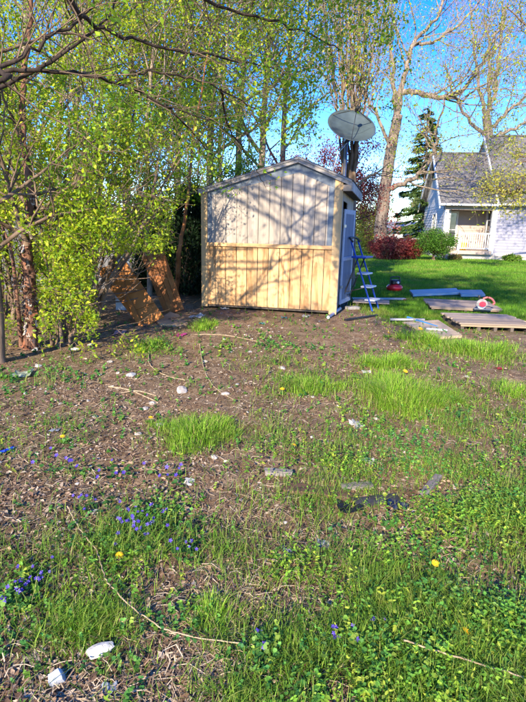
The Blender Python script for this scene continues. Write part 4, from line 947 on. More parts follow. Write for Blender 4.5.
# --- big pale-barked tree on the lawn
YB = 31.0; b0 = at(381, 252, YB); b0[2] = -0.05
T = Tree('big_tree', 'large pale-barked tree with spreading limbs on the lawn', 'tree', b0, 71)
P, R = T.limb([b0, at(381, 225, YB), at(386, 180, YB), at(392, 145, YB), at(398, 115, YB)], 0.40, 0.27, True, 6, 14, wob=0.02)
A_ = at(396, 120, YB)
big = [([at(389, 189, YB), at(402, 184, YB - .5), at(419, 174, YB - 1), at(434, 152, YB - 1.6), at(437, 130, YB - 2), at(446, 95, YB - 2.4)], .24, .06),
       ([A_, at(404, 92, YB), at(425, 95, YB - .4), at(452, 96, YB - 1), at(472, 78, YB - 1.4), at(492, 42, YB - 2), at(510, 5, YB - 2.4)], .28, .07),
       ([A_, at(404, 75, YB), at(414, 45, YB), at(440, 10, YB), at(455, -40, YB)], .26, .07),
       ([A_, at(394, 80, YB + .5), at(388, 40, YB + .8), at(380, -10, YB + 1)], .22, .06),
       ([at(391, 150, YB), at(378, 118, YB - .3), at(362, 90, YB - .6), at(352, 50, YB - .8), at(345, 0, YB - 1)], .16, .04),
       ([at(452, 96, YB - 1), at(462, 100, YB - 1.2), at(482, 84, YB - 1.6), at(520, 60, YB - 2)], .12, .04),
       ([at(414, 45, YB), at(435, 40, YB - .6), at(470, 15, YB - 1), at(490, -20, YB - 1.4)], .15, .05),
       ([at(419, 174, YB - 1), at(445, 170, YB - 2.5), at(470, 165, YB - 3.5)], .07, .02),
       ([at(434, 152, YB - 1.6), at(420, 130, YB - 2), at(405, 118, YB - 2.4)], .07, .02)]
for (L, a, b_) in big:
    P, R = T.limb(L, a * .68, b_ * .6, True, 6, 9, wob=0.05)
    T.kids(P, R, 10, 2.6, 3, (25, 60), (0.2, 1), 0.15, 0.06, 0.62, 2, 0.42, 0.010)
T.leaves(5, 0.11, G_YEL + G_YOUNG[:2], LEAF, 0.2); T.finish(BK_GREY, BK_TWIG)

# --- pale tree behind the house
Y = 42.0; b0 = at(494, 230, Y); b0[2] = -0.05; T = Tree('bare_tree', 'bare pale-limbed tree rising behind the house roof', 'tree', b0, 72)
P, R = T.limb([b0, at(492, 180, Y), at(489, 140, Y), at(486, 115, Y)], 0.45, 0.3, k=12)
for L in [[at(487, 120, Y), at(480, 90, Y), at(474, 50, Y), at(470, 0, Y)], [at(487, 118, Y), at(496, 85, Y), at(500, 40, Y), at(508, -20, Y)], [at(488, 130, Y), at(508, 112, Y), at(526, 95, Y), at(550, 60, Y)], [at(487, 118, Y), at(490, 60, Y), at(484, 10, Y)], [at(489, 138, Y), at(470, 122, Y), at(452, 90, Y), at(445, 60, Y)], [at(489, 140, Y), at(520, 125, Y), at(545, 110, Y)]]:
    P, R = T.limb(L, .17, .04, True, 6, 8, wob=.06); T.kids(P, R, 10, 3.2, 3, (25, 55), (.2, 1), .15, .08, .62, 2, .4, .014)
T.leaves(2, 0.14, G_YEL, LEAF, .2); T.finish(BK_GREY, BK_TWIG)

# --- conifer
Y = 37.0; b0 = at(424, 240, Y); b0[2] = -0.05; T = Tree('spruce_tree', 'dark green spruce between the big tree and the house', 'tree', b0, 73); rg = T.rng
top = at(428, 108, Y); H = top[2]
T.limb([b0, (b0 + top) / 2, top], .22, .03, k=8)
pv = []; fwv = []
for k in range(150):
    z = H * (0.10 + 0.9 * (k / 150.0)); a = rg.uniform(0, 2 * math.pi); L = (H - z) * .24 + .35
    s = b0 + (top - b0) * (z / H); d_ = np.array([math.cos(a), math.sin(a), .05]); tt = np.linspace(0, 1, 6)[:, None]
    P = s + d_ * L * tt + np.array([0, 0, -1]) * (tt ** 1.5) * L * .35 + np.array([0, 0, 1]) * tt ** 4 * L * .15
    T.br.add(P, np.linspace(.03, .008, 6), 4)
    for _ in range(int(42 * L)):
        q = rg.uniform(.15, 1); i = int(q * 5 - 1e-6); f = q * 5 - i; p = P[i] * (1 - f) + P[min(i + 1, 5)] * f
        side = np.array([-d_[1], d_[0], 0]) * rg.choice([-1, 1]); pv.append(p + rg.normal(0, .03, 3)); fwv.append(d_ * .7 + side * rg.uniform(.1, 1) + np.array([0, 0, -rg.uniform(.1, .7)]))
pv = np.array(pv); fwv = np.array(fwv); n = len(pv)
v, fc, c = scatter([(-.12, 0, 0), (.12, 0, 0), (.06, 1, 0), (-.06, 1, 0), (0, 0, .12), (0, 1, .05)], [(0, 1, 2), (0, 2, 3), (4, 5, 0), (4, 5, 1)], pv, basis(fwv, rand_dirs(rg, n) * .5 + (0, 0, 1)), rg.uniform(.22, .42, n), tints(rg, n, [(0.06, 0.12, 0.03), (0.09, 0.17, 0.04), (0.14, 0.21, 0.05)]))
np_obj('crown', v - b0, fc, NEEDLE, T.root, c); T.finish(BK_BROWN)

# --- yellow-green branch in front of the house, from a tree off the right edge
b0 = np.array([15.4, 20.5, -0.05]); T = Tree('yellow_budding_tree', 'tree off the right edge with yellow-green boughs before the house roof', 'tree', b0, 74)
P, R = T.limb([b0, b0 + (0, 0, 2.5), b0 + (.3, .3, 6), b0 + (.2, .6, 9)], .3, .1, k=10)
for L in [[P[8], at(560, 185, 20.3), at(526, 192, 20), at(500, 191, 19.8), at(478, 190, 19.6)], [P[9], at(560, 165, 20.5), at(525, 175, 20.2), at(505, 186, 20.0), at(484, 186, 19.9)], [P[10], at(560, 150, 20.8), at(528, 160, 20.6), at(512, 168, 20.5)], [P[9], at(545, 180, 19.6), at(520, 188, 19.4), at(506, 194, 19.3)],
          [P[12], at(560, 60, 20.8), at(530, 30, 20.5), at(505, 5, 20.2)]]:
    Q, S = T.limb(L, .07, .015, True, 5, 7, wob=.03); T.kids(Q, S, 9, 0.62, 2, (30, 65), (.4, 1), .15, .05, .6, 2, .5, .006)
for (ex, ey, ez) in [(10.8, 18.5, 7.6), (11.5, 17.5, 8.6), (12.5, 19.0, 7.4), (10.0, 18.8, 9.4), (13.5, 17.5, 8.2), (12.0, 19.5, 10.0), (10.4, 20.0, 6.6), (11.8, 20.6, 6.2), (13.0, 20.4, 6.8)]:  # extra limbs added to shade the house front
    e = np.array([ex, ey, ez]); Q, S = T.limb([P[-4], P[-4] * .5 + e * .5 + (0, 0, .5), e], .07, .02, False); T.kids(Q, S, 11, 1.5, 2, (30, 65), (.3, 1), nk=2, rmin=.006)
T.leaves(9, 0.085, [(0.42, 0.38, 0.06), (0.32, 0.33, 0.05), (0.48, 0.44, 0.10)], LEAF, .11); T.finish(BK_BROWN)
# --- background trees closing the horizon
bgt = [(30, 66, 9, 62, 'behind the far left fence'), (85, 58, 8, 63, 'behind the bright left shrub'), (140, 64, 9, 64, 'behind the leaning brown panels'), (200, 60, 8, 65, 'behind the dark gap left of the shed'), (255, 70, 8, 66, 'behind the left slope of the shed roof'), (300, 62, 6, 67, 'behind the shed roof peak'), (335, 58, 5, 68, 'behind the satellite dish mast'), (372, 66, 6, 69, 'behind the big pale trunk'), (412, 72, 6.5, 70, 'behind the spruce'), (455, 75, 8, 71, 'behind the porch end of the house'), (520, 70, 9, 72, 'behind the right end of the house')]
for k, (px, Y, h, sd_, where) in enumerate(bgt):
    b0 = at(px, 240, Y); b0[2] = -0.05; T = Tree('distant_tree', 'distant spring tree on the skyline ' + where, 'tree', b0, 100 + sd_, 'distant trees along the skyline')
    P, R = T.limb([b0, b0 + (0, 0, h * .4), b0 + (.3, 0, h * .8)], .25, .08, k=6)
    T.kids(P, R, 14, h * .3, 2, (30, 70), (.15, 1), nk=3, rmin=.02)
    T.leaves(8, .32, [(0.16, 0.2, 0.05), (0.11, 0.16, 0.04), (0.24, 0.24, 0.08)], LEAF, .3); T.finish(BK_TWIG)
# ================================================================== GROUND PLANTS
GRASS = leafmat('grass_blades', 0.3, 0.55); WEED = leafmat('weed_leaves', 0.3, 0.55); STRAW = leafmat('dry_stems', 0.08, 0.8); LITTER = leafmat('leaf_litter', 0.1, 0.85)
def blades(rng, x, y, h, w, lean=0.5, cols=G_MID, az=None):
    """bent three-segment grass blades, five triangles each"""
    n = len(x); a = rng.uniform(0, 2 * math.pi, n) if az is None else az; z = gz(x, y) - 0.004
    d = np.stack([np.cos(a), np.sin(a), np.zeros(n)], 1); s = np.stack([-np.sin(a), np.cos(a), np.zeros(n)], 1)
    p0 = np.stack([x, y, z], 1); ln = np.abs(rng.normal(lean, lean * .5, n)); up = np.array([0, 0, 1.0])
    lv = []
    for t, wf in ((0, 1), (.4, .9), (.75, .6)):
        c = p0 + up * (h * (t - .25 * np.minimum(ln, 1.6) * t * t))[:, None] + d * (h * ln * t * t)[:, None]
        lv += [c - s * (w * wf / 2)[:, None], c + s * (w * wf / 2)[:, None]]
    lv.append(p0 + up * (h * (1 - .25 * np.minimum(ln, 1.6)))[:, None] + d * (h * ln)[:, None])
    V = np.stack(lv, 1).reshape(-1, 3)
    Ft = np.array([(0, 1, 3), (0, 3, 2), (2, 3, 5), (2, 5, 4), (4, 5, 6)])
    Fc = (Ft[None] + (np.arange(n) * 7)[:, None, None]).reshape(-1, 3)
    return V, Fc, np.repeat(tints(rng, n, cols), 7, 0)
class Field:
    """patches on the ground, laid out from where they stand in the photo"""
    def __init__(s, blobs):
        s.b = []
        for (px, py, rx, ry, wt) in blobs:
            c = flat(px, py); rx_ = np.linalg.norm(flat(px + rx, py) - c); ry_ = abs(flat(px, max(py - ry, 262))[1] - flat(px, py + ry)[1]) / 2
            s.b.append((c[0], c[1], rx_, ry_, wt))
    def __call__(s, x, y):
        o = np.zeros_like(x)
        for (cx, cy, rx, ry, wt) in s.b: o = np.maximum(o, wt * np.exp(-(((x - cx) / rx) ** 2 + ((y - cy) / ry) ** 2) * 1.1))
        return o
def sample_view(rng, n, y0=1.1, y1=12.0, power=1.7, margin=0.56):
    """points on the ground in front of the camera, thicker where it is near"""
    u = rng.random(n); e = 1 - power
    y = (y0 ** (e + 1) + u * (y1 ** (e + 1) - y0 ** (e + 1))) ** (1 / (e + 1)) if abs(e + 1) > 1e-3 else y0 * (y1 / y0) ** u
    x = rng.uniform(-1, 1, n) * (margin * y + 0.25); return x, y
def clear_of_shed(x, y):
    c, s = math.cos(-SROT), math.sin(-SROT); u = (x - SL[0]) * c - (y - SL[1]) * s; v = (x - SL[0]) * s + (y - SL[1]) * c
    return ~((u > -0.12) & (u < SW + 0.1) & (v > -0.10) & (v < SD + 0.1))
grass_f = Field([(85, 610, 60, 35, .9), (45, 560, 40, 30, .5), (110, 545, 70, 30, .55), (195, 435, 42, 16, .9), (400, 395, 48, 16, .6), (385, 363, 30, 8, .7), (470, 350, 40, 9, .8), (430, 340, 30, 8, .6), (510, 360, 30, 12, .5),
                 (290, 385, 40, 14, .6), (150, 346, 22, 9, .5), (205, 325, 12, 6, .9), (270, 360, 30, 10, .35), (310, 440, 60, 20, .55), (240, 560, 40, 60, .45), (300, 640, 50, 50, .8), (400, 610, 110, 70, .75), (480, 500, 70, 60, .7), (430, 430, 80, 30, .6), (350, 500, 60, 30, .5),
                 (510, 420, 50, 40, .6), (40, 420, 50, 25, .35), (30, 390, 40, 15, .45), (140, 640, 60, 30, .3), (220, 630, 40, 50, .5), (500, 650, 70, 70, .9), (240, 690, 40, 30, .5)])
weed_f = Field([(320, 465, 60, 26, 1.0), (400, 475, 70, 24, .9), (480, 520, 90, 60, 1.0), (430, 580, 90, 50, 1.0), (350, 590, 60, 30, .6), (300, 570, 35, 18, .8), (500, 620, 80, 60, .9), (400, 660, 110, 60, .9), (110, 560, 60, 40, .45), (150, 520, 50, 20, .6), (40, 600, 50, 30, .45), (260, 650, 25, 25, .8),
                (60, 640, 40, 30, .3), (440, 440, 80, 30, .75), (250, 470, 25, 15, .6), (30, 380, 45, 15, .5), (20, 440, 20, 8, .6), (150, 350, 30, 10, .5), (90, 420, 60, 20, .3), (260, 345, 60, 10, .25), (500, 440, 50, 40, .8), (180, 600, 40, 30, .3), (420, 330, 30, 8, .4)])
straw_f = Field([(230, 590, 60, 40, 1), (300, 610, 45, 40, 1), (200, 650, 70, 40, 1), (60, 520, 60, 30, .8), (250, 500, 50, 40, .8), (330, 540, 50, 20, .8), (20, 320, 40, 30, 1), (130, 400, 70, 30, .8), (160, 370, 60, 20, .7), (40, 470, 60, 30, .8), (300, 420, 60, 20, .6), (470, 400, 60, 25, .6), (60, 690, 60, 30, .8), (330, 690, 60, 20, .6), (380, 540, 60, 20, .6), (100, 690, 80, 20, .7)])
dead_f = Field([(235, 590, 35, 28, 1), (300, 600, 30, 30, 1), (195, 660, 50, 25, .9), (330, 530, 40, 14, .9), (250, 520, 40, 16, .8), (80, 690, 60, 16, .9), (470, 585, 25, 12, .6), (390, 545, 30, 10, .7)])
def clear_of_boards(x, y):
    k = np.ones(len(x), bool)
    for q in ([(422, 302), (492, 304), (500, 317), (428, 313)], [(438, 316), (510, 318), (540, 335), (457, 332)], [(408, 291.5), (458, 289.5), (461, 298), (411, 299)], [(456, 291), (483, 291), (487, 299), (459, 299)], [(400, 321.5), (439, 319.5), (464, 338), (435, 340)], [(350, 298), (406, 298.5), (406, 302), (350, 302)]):
        P = [flat(*c_) for c_ in q]; ins = np.ones(len(x), bool)
        for i in range(4):
            a, b_ = P[i], P[(i + 1) % 4]; ins &= ((b_[0] - a[0]) * (y - a[1]) - (b_[1] - a[1]) * (x - a[0])) < 0
        k &= ~ins
    return k
rng = np.random.default_rng(900)
# lawn beyond the yard
def lawn(n, y0, y1, hlo, hhi, w, seed):
    rg = np.random.default_rng(seed); u = rg.random(n); y = 1 / (1 / y0 + u * (1 / y1 - 1 / y0)); x = rg.uniform(-0.18, 0.60, n) * y
    k = (rg.random(n) < lawn_mask(x, y)) & clear_of_shed(x, y) & clear_of_boards(x, y); x, y = x[k], y[k]; n = len(x); a = rg.uniform(0, 2 * math.pi, n)
    pat = vnoise(x * .8, y * .8, 31); h = rg.uniform(hlo, hhi, n) * (.55 + .9 * pat); ww = w * np.maximum(1, y / 14) * rg.uniform(.7, 1.3, n)
    d = np.stack([np.cos(a), np.sin(a), 0 * a], 1); s = np.stack([-np.sin(a), np.cos(a), 0 * a], 1); p = np.stack([x, y, gz(x, y) - .004], 1)
    t = p + np.array([0, 0, 1]) * h[:, None] + d * (h * rg.uniform(0, .7, n))[:, None]
    V = np.stack([p - s * ww[:, None] / 2, p + s * ww[:, None] / 2, t], 1).reshape(-1, 3)
    cols = tints(rg, n, [(0.10, 0.24, 0.015), (0.13, 0.29, 0.02), (0.17, 0.31, 0.03), (0.08, 0.19, 0.015)]); cols *= (.7 + .5 * pat)[:, None]; dry = sstep(.6, .85, vnoise(x * 2.3, y * 2.3, 33)) * .5; cols = cols * (1 - dry)[:, None] + np.array([.26, .26, .06]) * dry[:, None]
    return V, np.arange(3 * n).reshape(-1, 3), np.repeat(cols, 3, 0)
v, f, c = lawn(420000, 8.2, 40, .035, .095, .012, 7)
tag(np_obj('lawn_grass', v, f, GRASS, None, c), 'bright green mown lawn running from the shed to the house', 'grass', kind='stuff')
# rough grass in the yard
x, y = sample_view(rng, 330000, 1.12, 11.5, 1.75)
dn = grass_f(x, y) * (.35 + 1.1 * sstep(.35, .7, vnoise(x * 3.2, y * 3.2, 12))) + .015 + .10 * sstep(.62, .75, vnoise(x * 2.4, y * 2.4, 15))
dn *= 1 - .65 * sstep(3.2, 4.2, y) * sstep(.1, -.6, x)
dn = dn * (1 - lawn_mask(x, y)) * (1 - .6 * dead_f(x, y)); k = (rng.random(len(x)) < dn * .62) & clear_of_shed(x, y) & ((x > -1.5) | (y < 8.2)); x, y = x[k], y[k]; n = len(x)
hh = rng.uniform(.035, .10, n) * (.6 + .8 * vnoise(x * 2, y * 2, 13)); ww = rng.uniform(.0022, .0042, n) * np.maximum(1, y / 3.2)
GCOL = [(0.11, 0.22, 0.02), (0.15, 0.27, 0.025), (0.20, 0.31, 0.035), (0.08, 0.17, 0.02), (0.24, 0.28, 0.06)]
v, f, c = blades(rng, x, y, hh, ww, .8, GCOL)
tag(np_obj('yard_grass', v, f, GRASS, None, c), 'patchy rough grass growing through the bare yard soil', 'grass', kind='stuff')
# creeping weeds: stems with paired rounded leaves
x, y = sample_view(rng, 35000, 1.15, 9.5, 1.7)
dn = (weed_f(x, y) * (.12 + 1.2 * sstep(.35, .65, vnoise(x * 3.6, y * 3.6, 22))) + .05) * (1 - .75 * dead_f(x, y))
k = (rng.random(len(x)) < dn * .85) & clear_of_shed(x, y) & (lawn_mask(x, y) < .5); x, y = x[k], y[k]; n = len(x)
parts = []; hS = rng.uniform(.03, .11, n) * (.6 + .7 * weed_f(x, y)); base = np.stack([x, y, gz(x, y)], 1)
tl = rng.normal(0, .35, (n, 2)); WCOL = [(0.09, 0.24, 0.035), (0.12, 0.28, 0.035), (0.17, 0.32, 0.04), (0.07, 0.19, 0.035), (0.24, 0.34, 0.05)]
pc = tints(rng, n, WCOL, .12)
kind_ = vnoise(x * 2.6, y * 2.6, 51) + rng.normal(0, .12, n); vig = np.clip(rng.lognormal(-.12, .32, n), .45, 1.6); hS *= vig * np.where(kind_ > .58, 1.1, .85)
pc = np.where((kind_ > .58)[:, None], pc * np.array([1.35, 1.15, .9]), np.where((kind_ < .38)[:, None], pc * np.array([.75, .9, 1.25]), pc))
for lvl in range(4):
    t = (lvl + .6) / 4; cpos = base + np.stack([tl[:, 0] * hS * t, tl[:, 1] * hS * t, hS * t], 1)
    for j in range(3):
        a = rng.uniform(0, 2 * math.pi, n); fw = np.stack([np.cos(a), np.sin(a), rng.uniform(-.45, .6, n)], 1); up_ = np.tile(np.array([0, 0, 1.0]), (n, 1)) + rng.normal(0, .38, (n, 3))
        sc = rng.uniform(.008, .019, n) * vig ** .6 * (1.15 - .45 * t) * np.clip(y / 3.0, 1, 1.8); cc = pc * rng.normal(1, .14, (n, 1)) * (.9 + .25 * t); Bs = basis(fw, up_)
        kr = kind_ <= .58; kl = ~kr
        parts.append(scatter(ROUND_V, ROUND_F, cpos[kr], Bs[kr], sc[kr], cc[kr])); parts.append(scatter(OVATE_V, ROUND_F, cpos[kl], Bs[kl], sc[kl] * 1.25, cc[kl]))
v, f, c = merge(parts)
tag(np_obj('creeping_weeds', v, f, WEED, None, c), 'low leafy green weeds matting the ground at right', 'weeds', kind='stuff')
# dry stems and thatch
x, y = sample_view(rng, 90000, 1.1, 9.5, 1.7); dn = straw_f(x, y) * .65 * (1 - sstep(4.5, 7, y) * .7) + .17 * (1 - sstep(5, 7, y)) + .04 + dead_f(x, y)
k = (rng.random(len(x)) < dn * .55) & clear_of_shed(x, y) & (lawn_mask(x, y) < .4); x, y = x[k], y[k]; n = len(x)
a = rng.uniform(0, 2 * math.pi, n); L = rng.uniform(.02, .10, n); w = rng.uniform(.0008, .0021, n) * np.maximum(1, y / 3.5)
d = np.stack([np.cos(a), np.sin(a)], 1); s = np.stack([-np.sin(a), np.cos(a)], 1); bend = rng.normal(0, .18, n); lev = []
lift = rng.uniform(.002, .03, n) * rng.random(n)
for t in (0, .5, 1):
    q = np.stack([x, y], 1) + d * (L * t)[:, None] + s * (L * bend * 4 * t * (1 - t))[:, None]
    zz = gz(q[:, 0], q[:, 1]) + .004 + lift * (1 if t == .5 else .4) 
    for sg in (-1, 1): lev.append(np.stack([q[:, 0] + sg * s[:, 0] * w, q[:, 1] + sg * s[:, 1] * w, zz + (sg > 0) * .001], 1))
V = np.stack(lev, 1).reshape(-1, 3); Ft = np.array([(0, 1, 3), (0, 3, 2), (2, 3, 5), (2, 5, 4)]); Fc = (Ft[None] + (np.arange(n) * 6)[:, None, None]).reshape(-1, 3)
tag(np_obj('dry_stems', V, Fc, STRAW, None, np.repeat(tints(rng, n, [(0.38, 0.28, 0.17), (0.27, 0.18, 0.11), (0.50, 0.40, 0.27), (0.18, 0.115, 0.075)]), 6, 0)), 'straw-coloured dead stems strewn over the soil', 'dead stems', kind='stuff')
# leaf litter and soil crumbs
x, y = sample_view(rng, 60000, 1.1, 11, 1.6); k = (rng.random(len(x)) < (.35 + .6 * sstep(.45, .7, vnoise(x * 1.3, y * 1.3, 41))) * (1 - lawn_mask(x, y))) & clear_of_shed(x, y); x, y = x[k], y[k]; n = len(x)
a = rng.uniform(0, 2 * math.pi, n)
v, f, c = scatter(LEAF_V, LEAF_F, np.stack([x, y, gz(x, y) + .004], 1), basis(np.stack([np.cos(a), np.sin(a), rng.normal(0, .25, n)], 1), rng.normal(0, .35, (n, 3)) + (0, 0, 1)), rng.uniform(.012, .045, n), tints(rng, n, [(0.20, 0.12, 0.07), (0.12, 0.07, 0.045), (0.32, 0.22, 0.14), (0.42, 0.33, 0.24), (0.08, 0.05, 0.035)]))
tag(np_obj('leaf_litter', v, f, LITTER, None, c), 'brown leaf litter scattered over the yard soil', 'leaf litter', kind='stuff')
x, y = sample_view(rng, 13000, 1.1, 11, 1.6); k = (rng.random(len(x)) < .75 * (1 - lawn_mask(x, y))) & clear_of_shed(x, y); x, y = x[k], y[k]; n = len(x)
OV = np.array([(1, 0, 0), (-1, 0, 0), (0, 1, 0), (0, -1, 0), (0, 0, 1), (0, 0, -1)]) * .5; OF = [(0, 2, 4), (2, 1, 4), (1, 3, 4), (3, 0, 4), (2, 0, 5), (1, 2, 5), (3, 1, 5), (0, 3, 5)]
v, f, c = scatter(OV, OF, np.stack([x, y, gz(x, y) + .002], 1), basis(rand_dirs(rng, n), rand_dirs(rng, n)), rng.uniform(.004, .018, (n, 1)) * rng.uniform(.6, 1.4, (n, 3)), tints(rng, n, [(0.13, 0.085, 0.05), (0.19, 0.13, 0.08), (0.09, 0.058, 0.035), (0.25, 0.20, 0.14)]))
tag(np_obj('soil_crumbs', v, f, LITTER, None, c), 'crumbs of soil and grit on the bare ground', 'soil', kind='stuff')

# pale chips of paint, wood and shell
x, y = sample_view(rng, 3200, 1.1, 9.5, 1.4); k = (rng.random(len(x)) < (.12 + .9 * sstep(.5, .72, vnoise(x * 1.1, y * 1.1, 44)) * sstep(.6, -.8, x - .06 * y)) * (1 - lawn_mask(x, y))) & clear_of_shed(x, y); x, y = x[k], y[k]; n = len(x)
a = rng.uniform(0, 2 * math.pi, n); CV = np.array([(-.5, -.35, 0), (.4, -.5, 0), (.55, .3, 0), (-.2, .5, 0), (-.45, -.3, .16), (.35, -.42, .2), (.5, .26, .14), (-.2, .44, .2)]); CF = [(4, 5, 6), (4, 6, 7), (0, 1, 5), (0, 5, 4), (1, 2, 6), (1, 6, 5), (2, 3, 7), (2, 7, 6), (3, 0, 4), (3, 4, 7)]
v, f, c = scatter(CV, CF, np.stack([x, y, gz(x, y) + .003], 1), basis(np.stack([np.cos(a), np.sin(a), rng.normal(0, .2, n)], 1), rng.normal(0, .25, (n, 3)) + (0, 0, 1)), (rng.uniform(.006, .02, n) * np.clip(y / 3, 1, 2))[:, None] * rng.uniform(.6, 1.5, (n, 3)), tints(rng, n, [(0.42, 0.37, 0.32), (0.32, 0.26, 0.21), (0.25, 0.19, 0.15), (0.5, 0.47, 0.43), (0.32, 0.21, 0.17)]))
tag(np_obj('wood_chips', v, f, LITTER, None, c), 'pale chips of wood and paint scattered over the dirt', 'chips', kind='stuff')

# individual grass clumps
def clump(px, py, rx, ry, n, hlo, hhi, label, cols=GCOL, seed=0, wid=.004):
    rg = np.random.default_rng(1000 + seed); ce = gp(px, py); fx = Field([(px, py, rx, ry, 1)]).b[0]
    n = int(n * .95); q = rg.normal(0, .62, (n, 2)); r = np.hypot(q[:, 0], q[:, 1])
    tc_ = rg.normal(0, .5, (14, 2)); pull = tc_[rg.integers(0, 14, n)] + rg.normal(0, .16, (n, 2)); m_ = rg.random(n) < .6; q[m_] = pull[m_]; r = np.hypot(q[:, 0], q[:, 1])
    x = ce[0] + q[:, 0] * fx[2]; y = ce[1] + q[:, 1] * fx[3]
    h = .82 * rg.uniform(hlo * .5, hhi, n) * np.clip(1.15 - .45 * r, .3, 1.2) * (.55 + .8 * vnoise(x * 6, y * 6, seed)); w = rg.uniform(.6, 1.3, n) * wid * max(1, ce[1] / 4)
    az = np.where(rg.random(n) < .5, np.arctan2(q[:, 1], q[:, 0]) + rg.normal(0, .6, n), rg.uniform(0, 6.28, n))
    v, f, c = blades(rg, x, y, h, w, .75, list(cols) * 2 + [(0.36, 0.32, 0.12)], az)
    t = thing('grass_clump', label, 'grass', tuple(ce), 0, 'long grass clumps in the yard'); tag(np_obj('grass_blades', v - ce, f, GRASS, t, c), kind='stuff')
LG = [(0.17, 0.34, 0.02), (0.22, 0.38, 0.03), (0.13, 0.28, 0.02), (0.28, 0.42, 0.05)]
clump(400, 398, 44, 17, 5200, .12, .27, 'largest bright clump of long grass right of centre', LG, 1)
clump(195, 436, 38, 15, 3200, .08, .19, 'long grass clump left of centre on bare soil', LG, 2)
clump(388, 366, 30, 7, 2200, .10, .20, 'wide low grass clump just behind the largest clump', LG, 3)
clump(475, 352, 34, 8, 2600, .12, .26, 'grass clump in front of the nearest deck section', LG, 4)
clump(425, 342, 22, 6, 1500, .12, .24, 'grass clump left of the nearest deck section', LG, 5)
clump(204, 328, 11, 4, 700, .12, .26, 'small grass clump at the left front corner of the shed', LG, 6)
clump(150, 348, 18, 6, 700, .08, .2, 'small weedy grass clump below the leaning brown panels', LG, 7)
clump(310, 388, 26, 8, 1400, .08, .19, 'thin grass clump in the centre of the yard', LG, 8)
clump(80, 625, 34, 20, 1300, .05, .13, 'yellowish grass clump at the lower left', LG, 9, .003)
clump(215, 625, 20, 25, 700, .06, .15, 'upright grass clump in the lower centre', LG, 10, .003)
clump(515, 395, 24, 12, 1200, .08, .2, 'grass clump at the right edge beside the deck', LG, 11)

# wild violets
VIOLET = plain('violet_petals', (0.06, 0.028, 0.30), 0.6, var=0.15, scale=60, bump=0); YEL = plain('yellow_petals', (0.85, 0.52, 0.01), 0.6, var=0.1, scale=90, bump=0.1)
bm = bmesh.new()
for k in range(5):
    a = k * 2 * math.pi / 5; M = Matrix.Rotation(a, 4, 'Z'); q = [M @ Vector(p_) for p_ in ((0, 0, 0), (.45, -.3, .1), (.95, -.18, .16), (.95, .18, .16), (.45, .3, .1))]
    bm.faces.new([bm.verts.new(p_) for p_ in q])
fl_me = bpy.data.meshes.new('flower'); bm.to_mesh(fl_me); bm.free(); fl_me.materials.append(VIOLET)
vrng = np.random.default_rng(77)
def violets(px, py, rx, ry, nf, nl, label):
    ce = gp(px, py); fx = Field([(px, py, rx, ry, 1)]).b[0]; t = thing('violet_patch', label, 'flowers', tuple(ce), 0, 'wild violets in the yard')
    x = ce[0] + vrng.normal(0, .5, nl) * fx[2]; y = ce[1] + vrng.normal(0, .5, nl) * fx[3]; a = vrng.uniform(0, 2 * math.pi, nl)
    p = np.stack([x, y, gz(x, y) + vrng.uniform(.015, .04, nl)], 1)
    v, f, c = scatter(ROUND_V, ROUND_F, p, basis(np.stack([np.cos(a), np.sin(a), vrng.uniform(-.1, .4, nl)], 1), vrng.normal(0, .2, (nl, 3)) + (0, 0, 1)), vrng.uniform(.018, .036, nl), tints(vrng, nl, [(0.035, 0.12, 0.03), (0.05, 0.16, 0.03), (0.08, 0.19, 0.04)]))
    tag(np_obj('leaves', v - ce, f, WEED, t, c), kind='stuff'); st_ = Tubes()
    for k in range(nf):
        fx_, fy_ = ce[0] + vrng.normal(0, .5) * fx[2], ce[1] + vrng.normal(0, .5) * fx[3]; g0 = float(gz(fx_, fy_)); hz = vrng.uniform(.04, .075)
        o = bpy.data.objects.new('flower', fl_me); C.objects.link(o); o.parent = t; o.location = (fx_ - ce[0], fy_ - ce[1], g0 + hz - ce[2]); s = vrng.uniform(.007, .0115) * max(1, ce[1] / 2.2); o.scale = (s, s, s)
        o.rotation_euler = (vrng.uniform(.5, 1.2), vrng.uniform(-.3, .3), vrng.uniform(-.8, .8)); st_.add(np.array([(fx_, fy_, g0 - .01), (fx_ + .004, fy_ + .004, g0 + hz * .6), (fx_, fy_, g0 + hz)]), .0012, 4)
    st_.build('stems', plain('violet_stem', (0.10, 0.2, 0.04)), t, ce)
violets(140, 527, 26, 16, 34, 90, 'densest patch of purple violets, left of centre')
violets(90, 510, 22, 14, 7, 30, 'sparse violets just above left of the densest patch')
violets(32, 585, 20, 16, 14, 40, 'violets near the left edge, level with the dandelion')
violets(12, 605, 10, 10, 7, 24, 'violets cut by the left edge, lower left')
violets(185, 555, 20, 14, 6, 40, 'violets right of the lone dandelion')
violets(120, 475, 40, 10, 9, 40, 'violets around the pale horizontal stick')
violets(345, 646, 18, 12, 8, 60, 'violets in the weeds at lower right of centre')
violets(262, 648, 9, 16, 5, 60, 'dark-leaved violets at the bottom centre')
violets(380, 632, 14, 6, 3, 20, 'few violets above the long pale stick at lower right')
violets(60, 470, 26, 12, 6, 24, 'faint violets left of the pale horizontal stick')
violets(175, 480, 14, 8, 5, 20, 'violets by the white paper scrap left of centre')

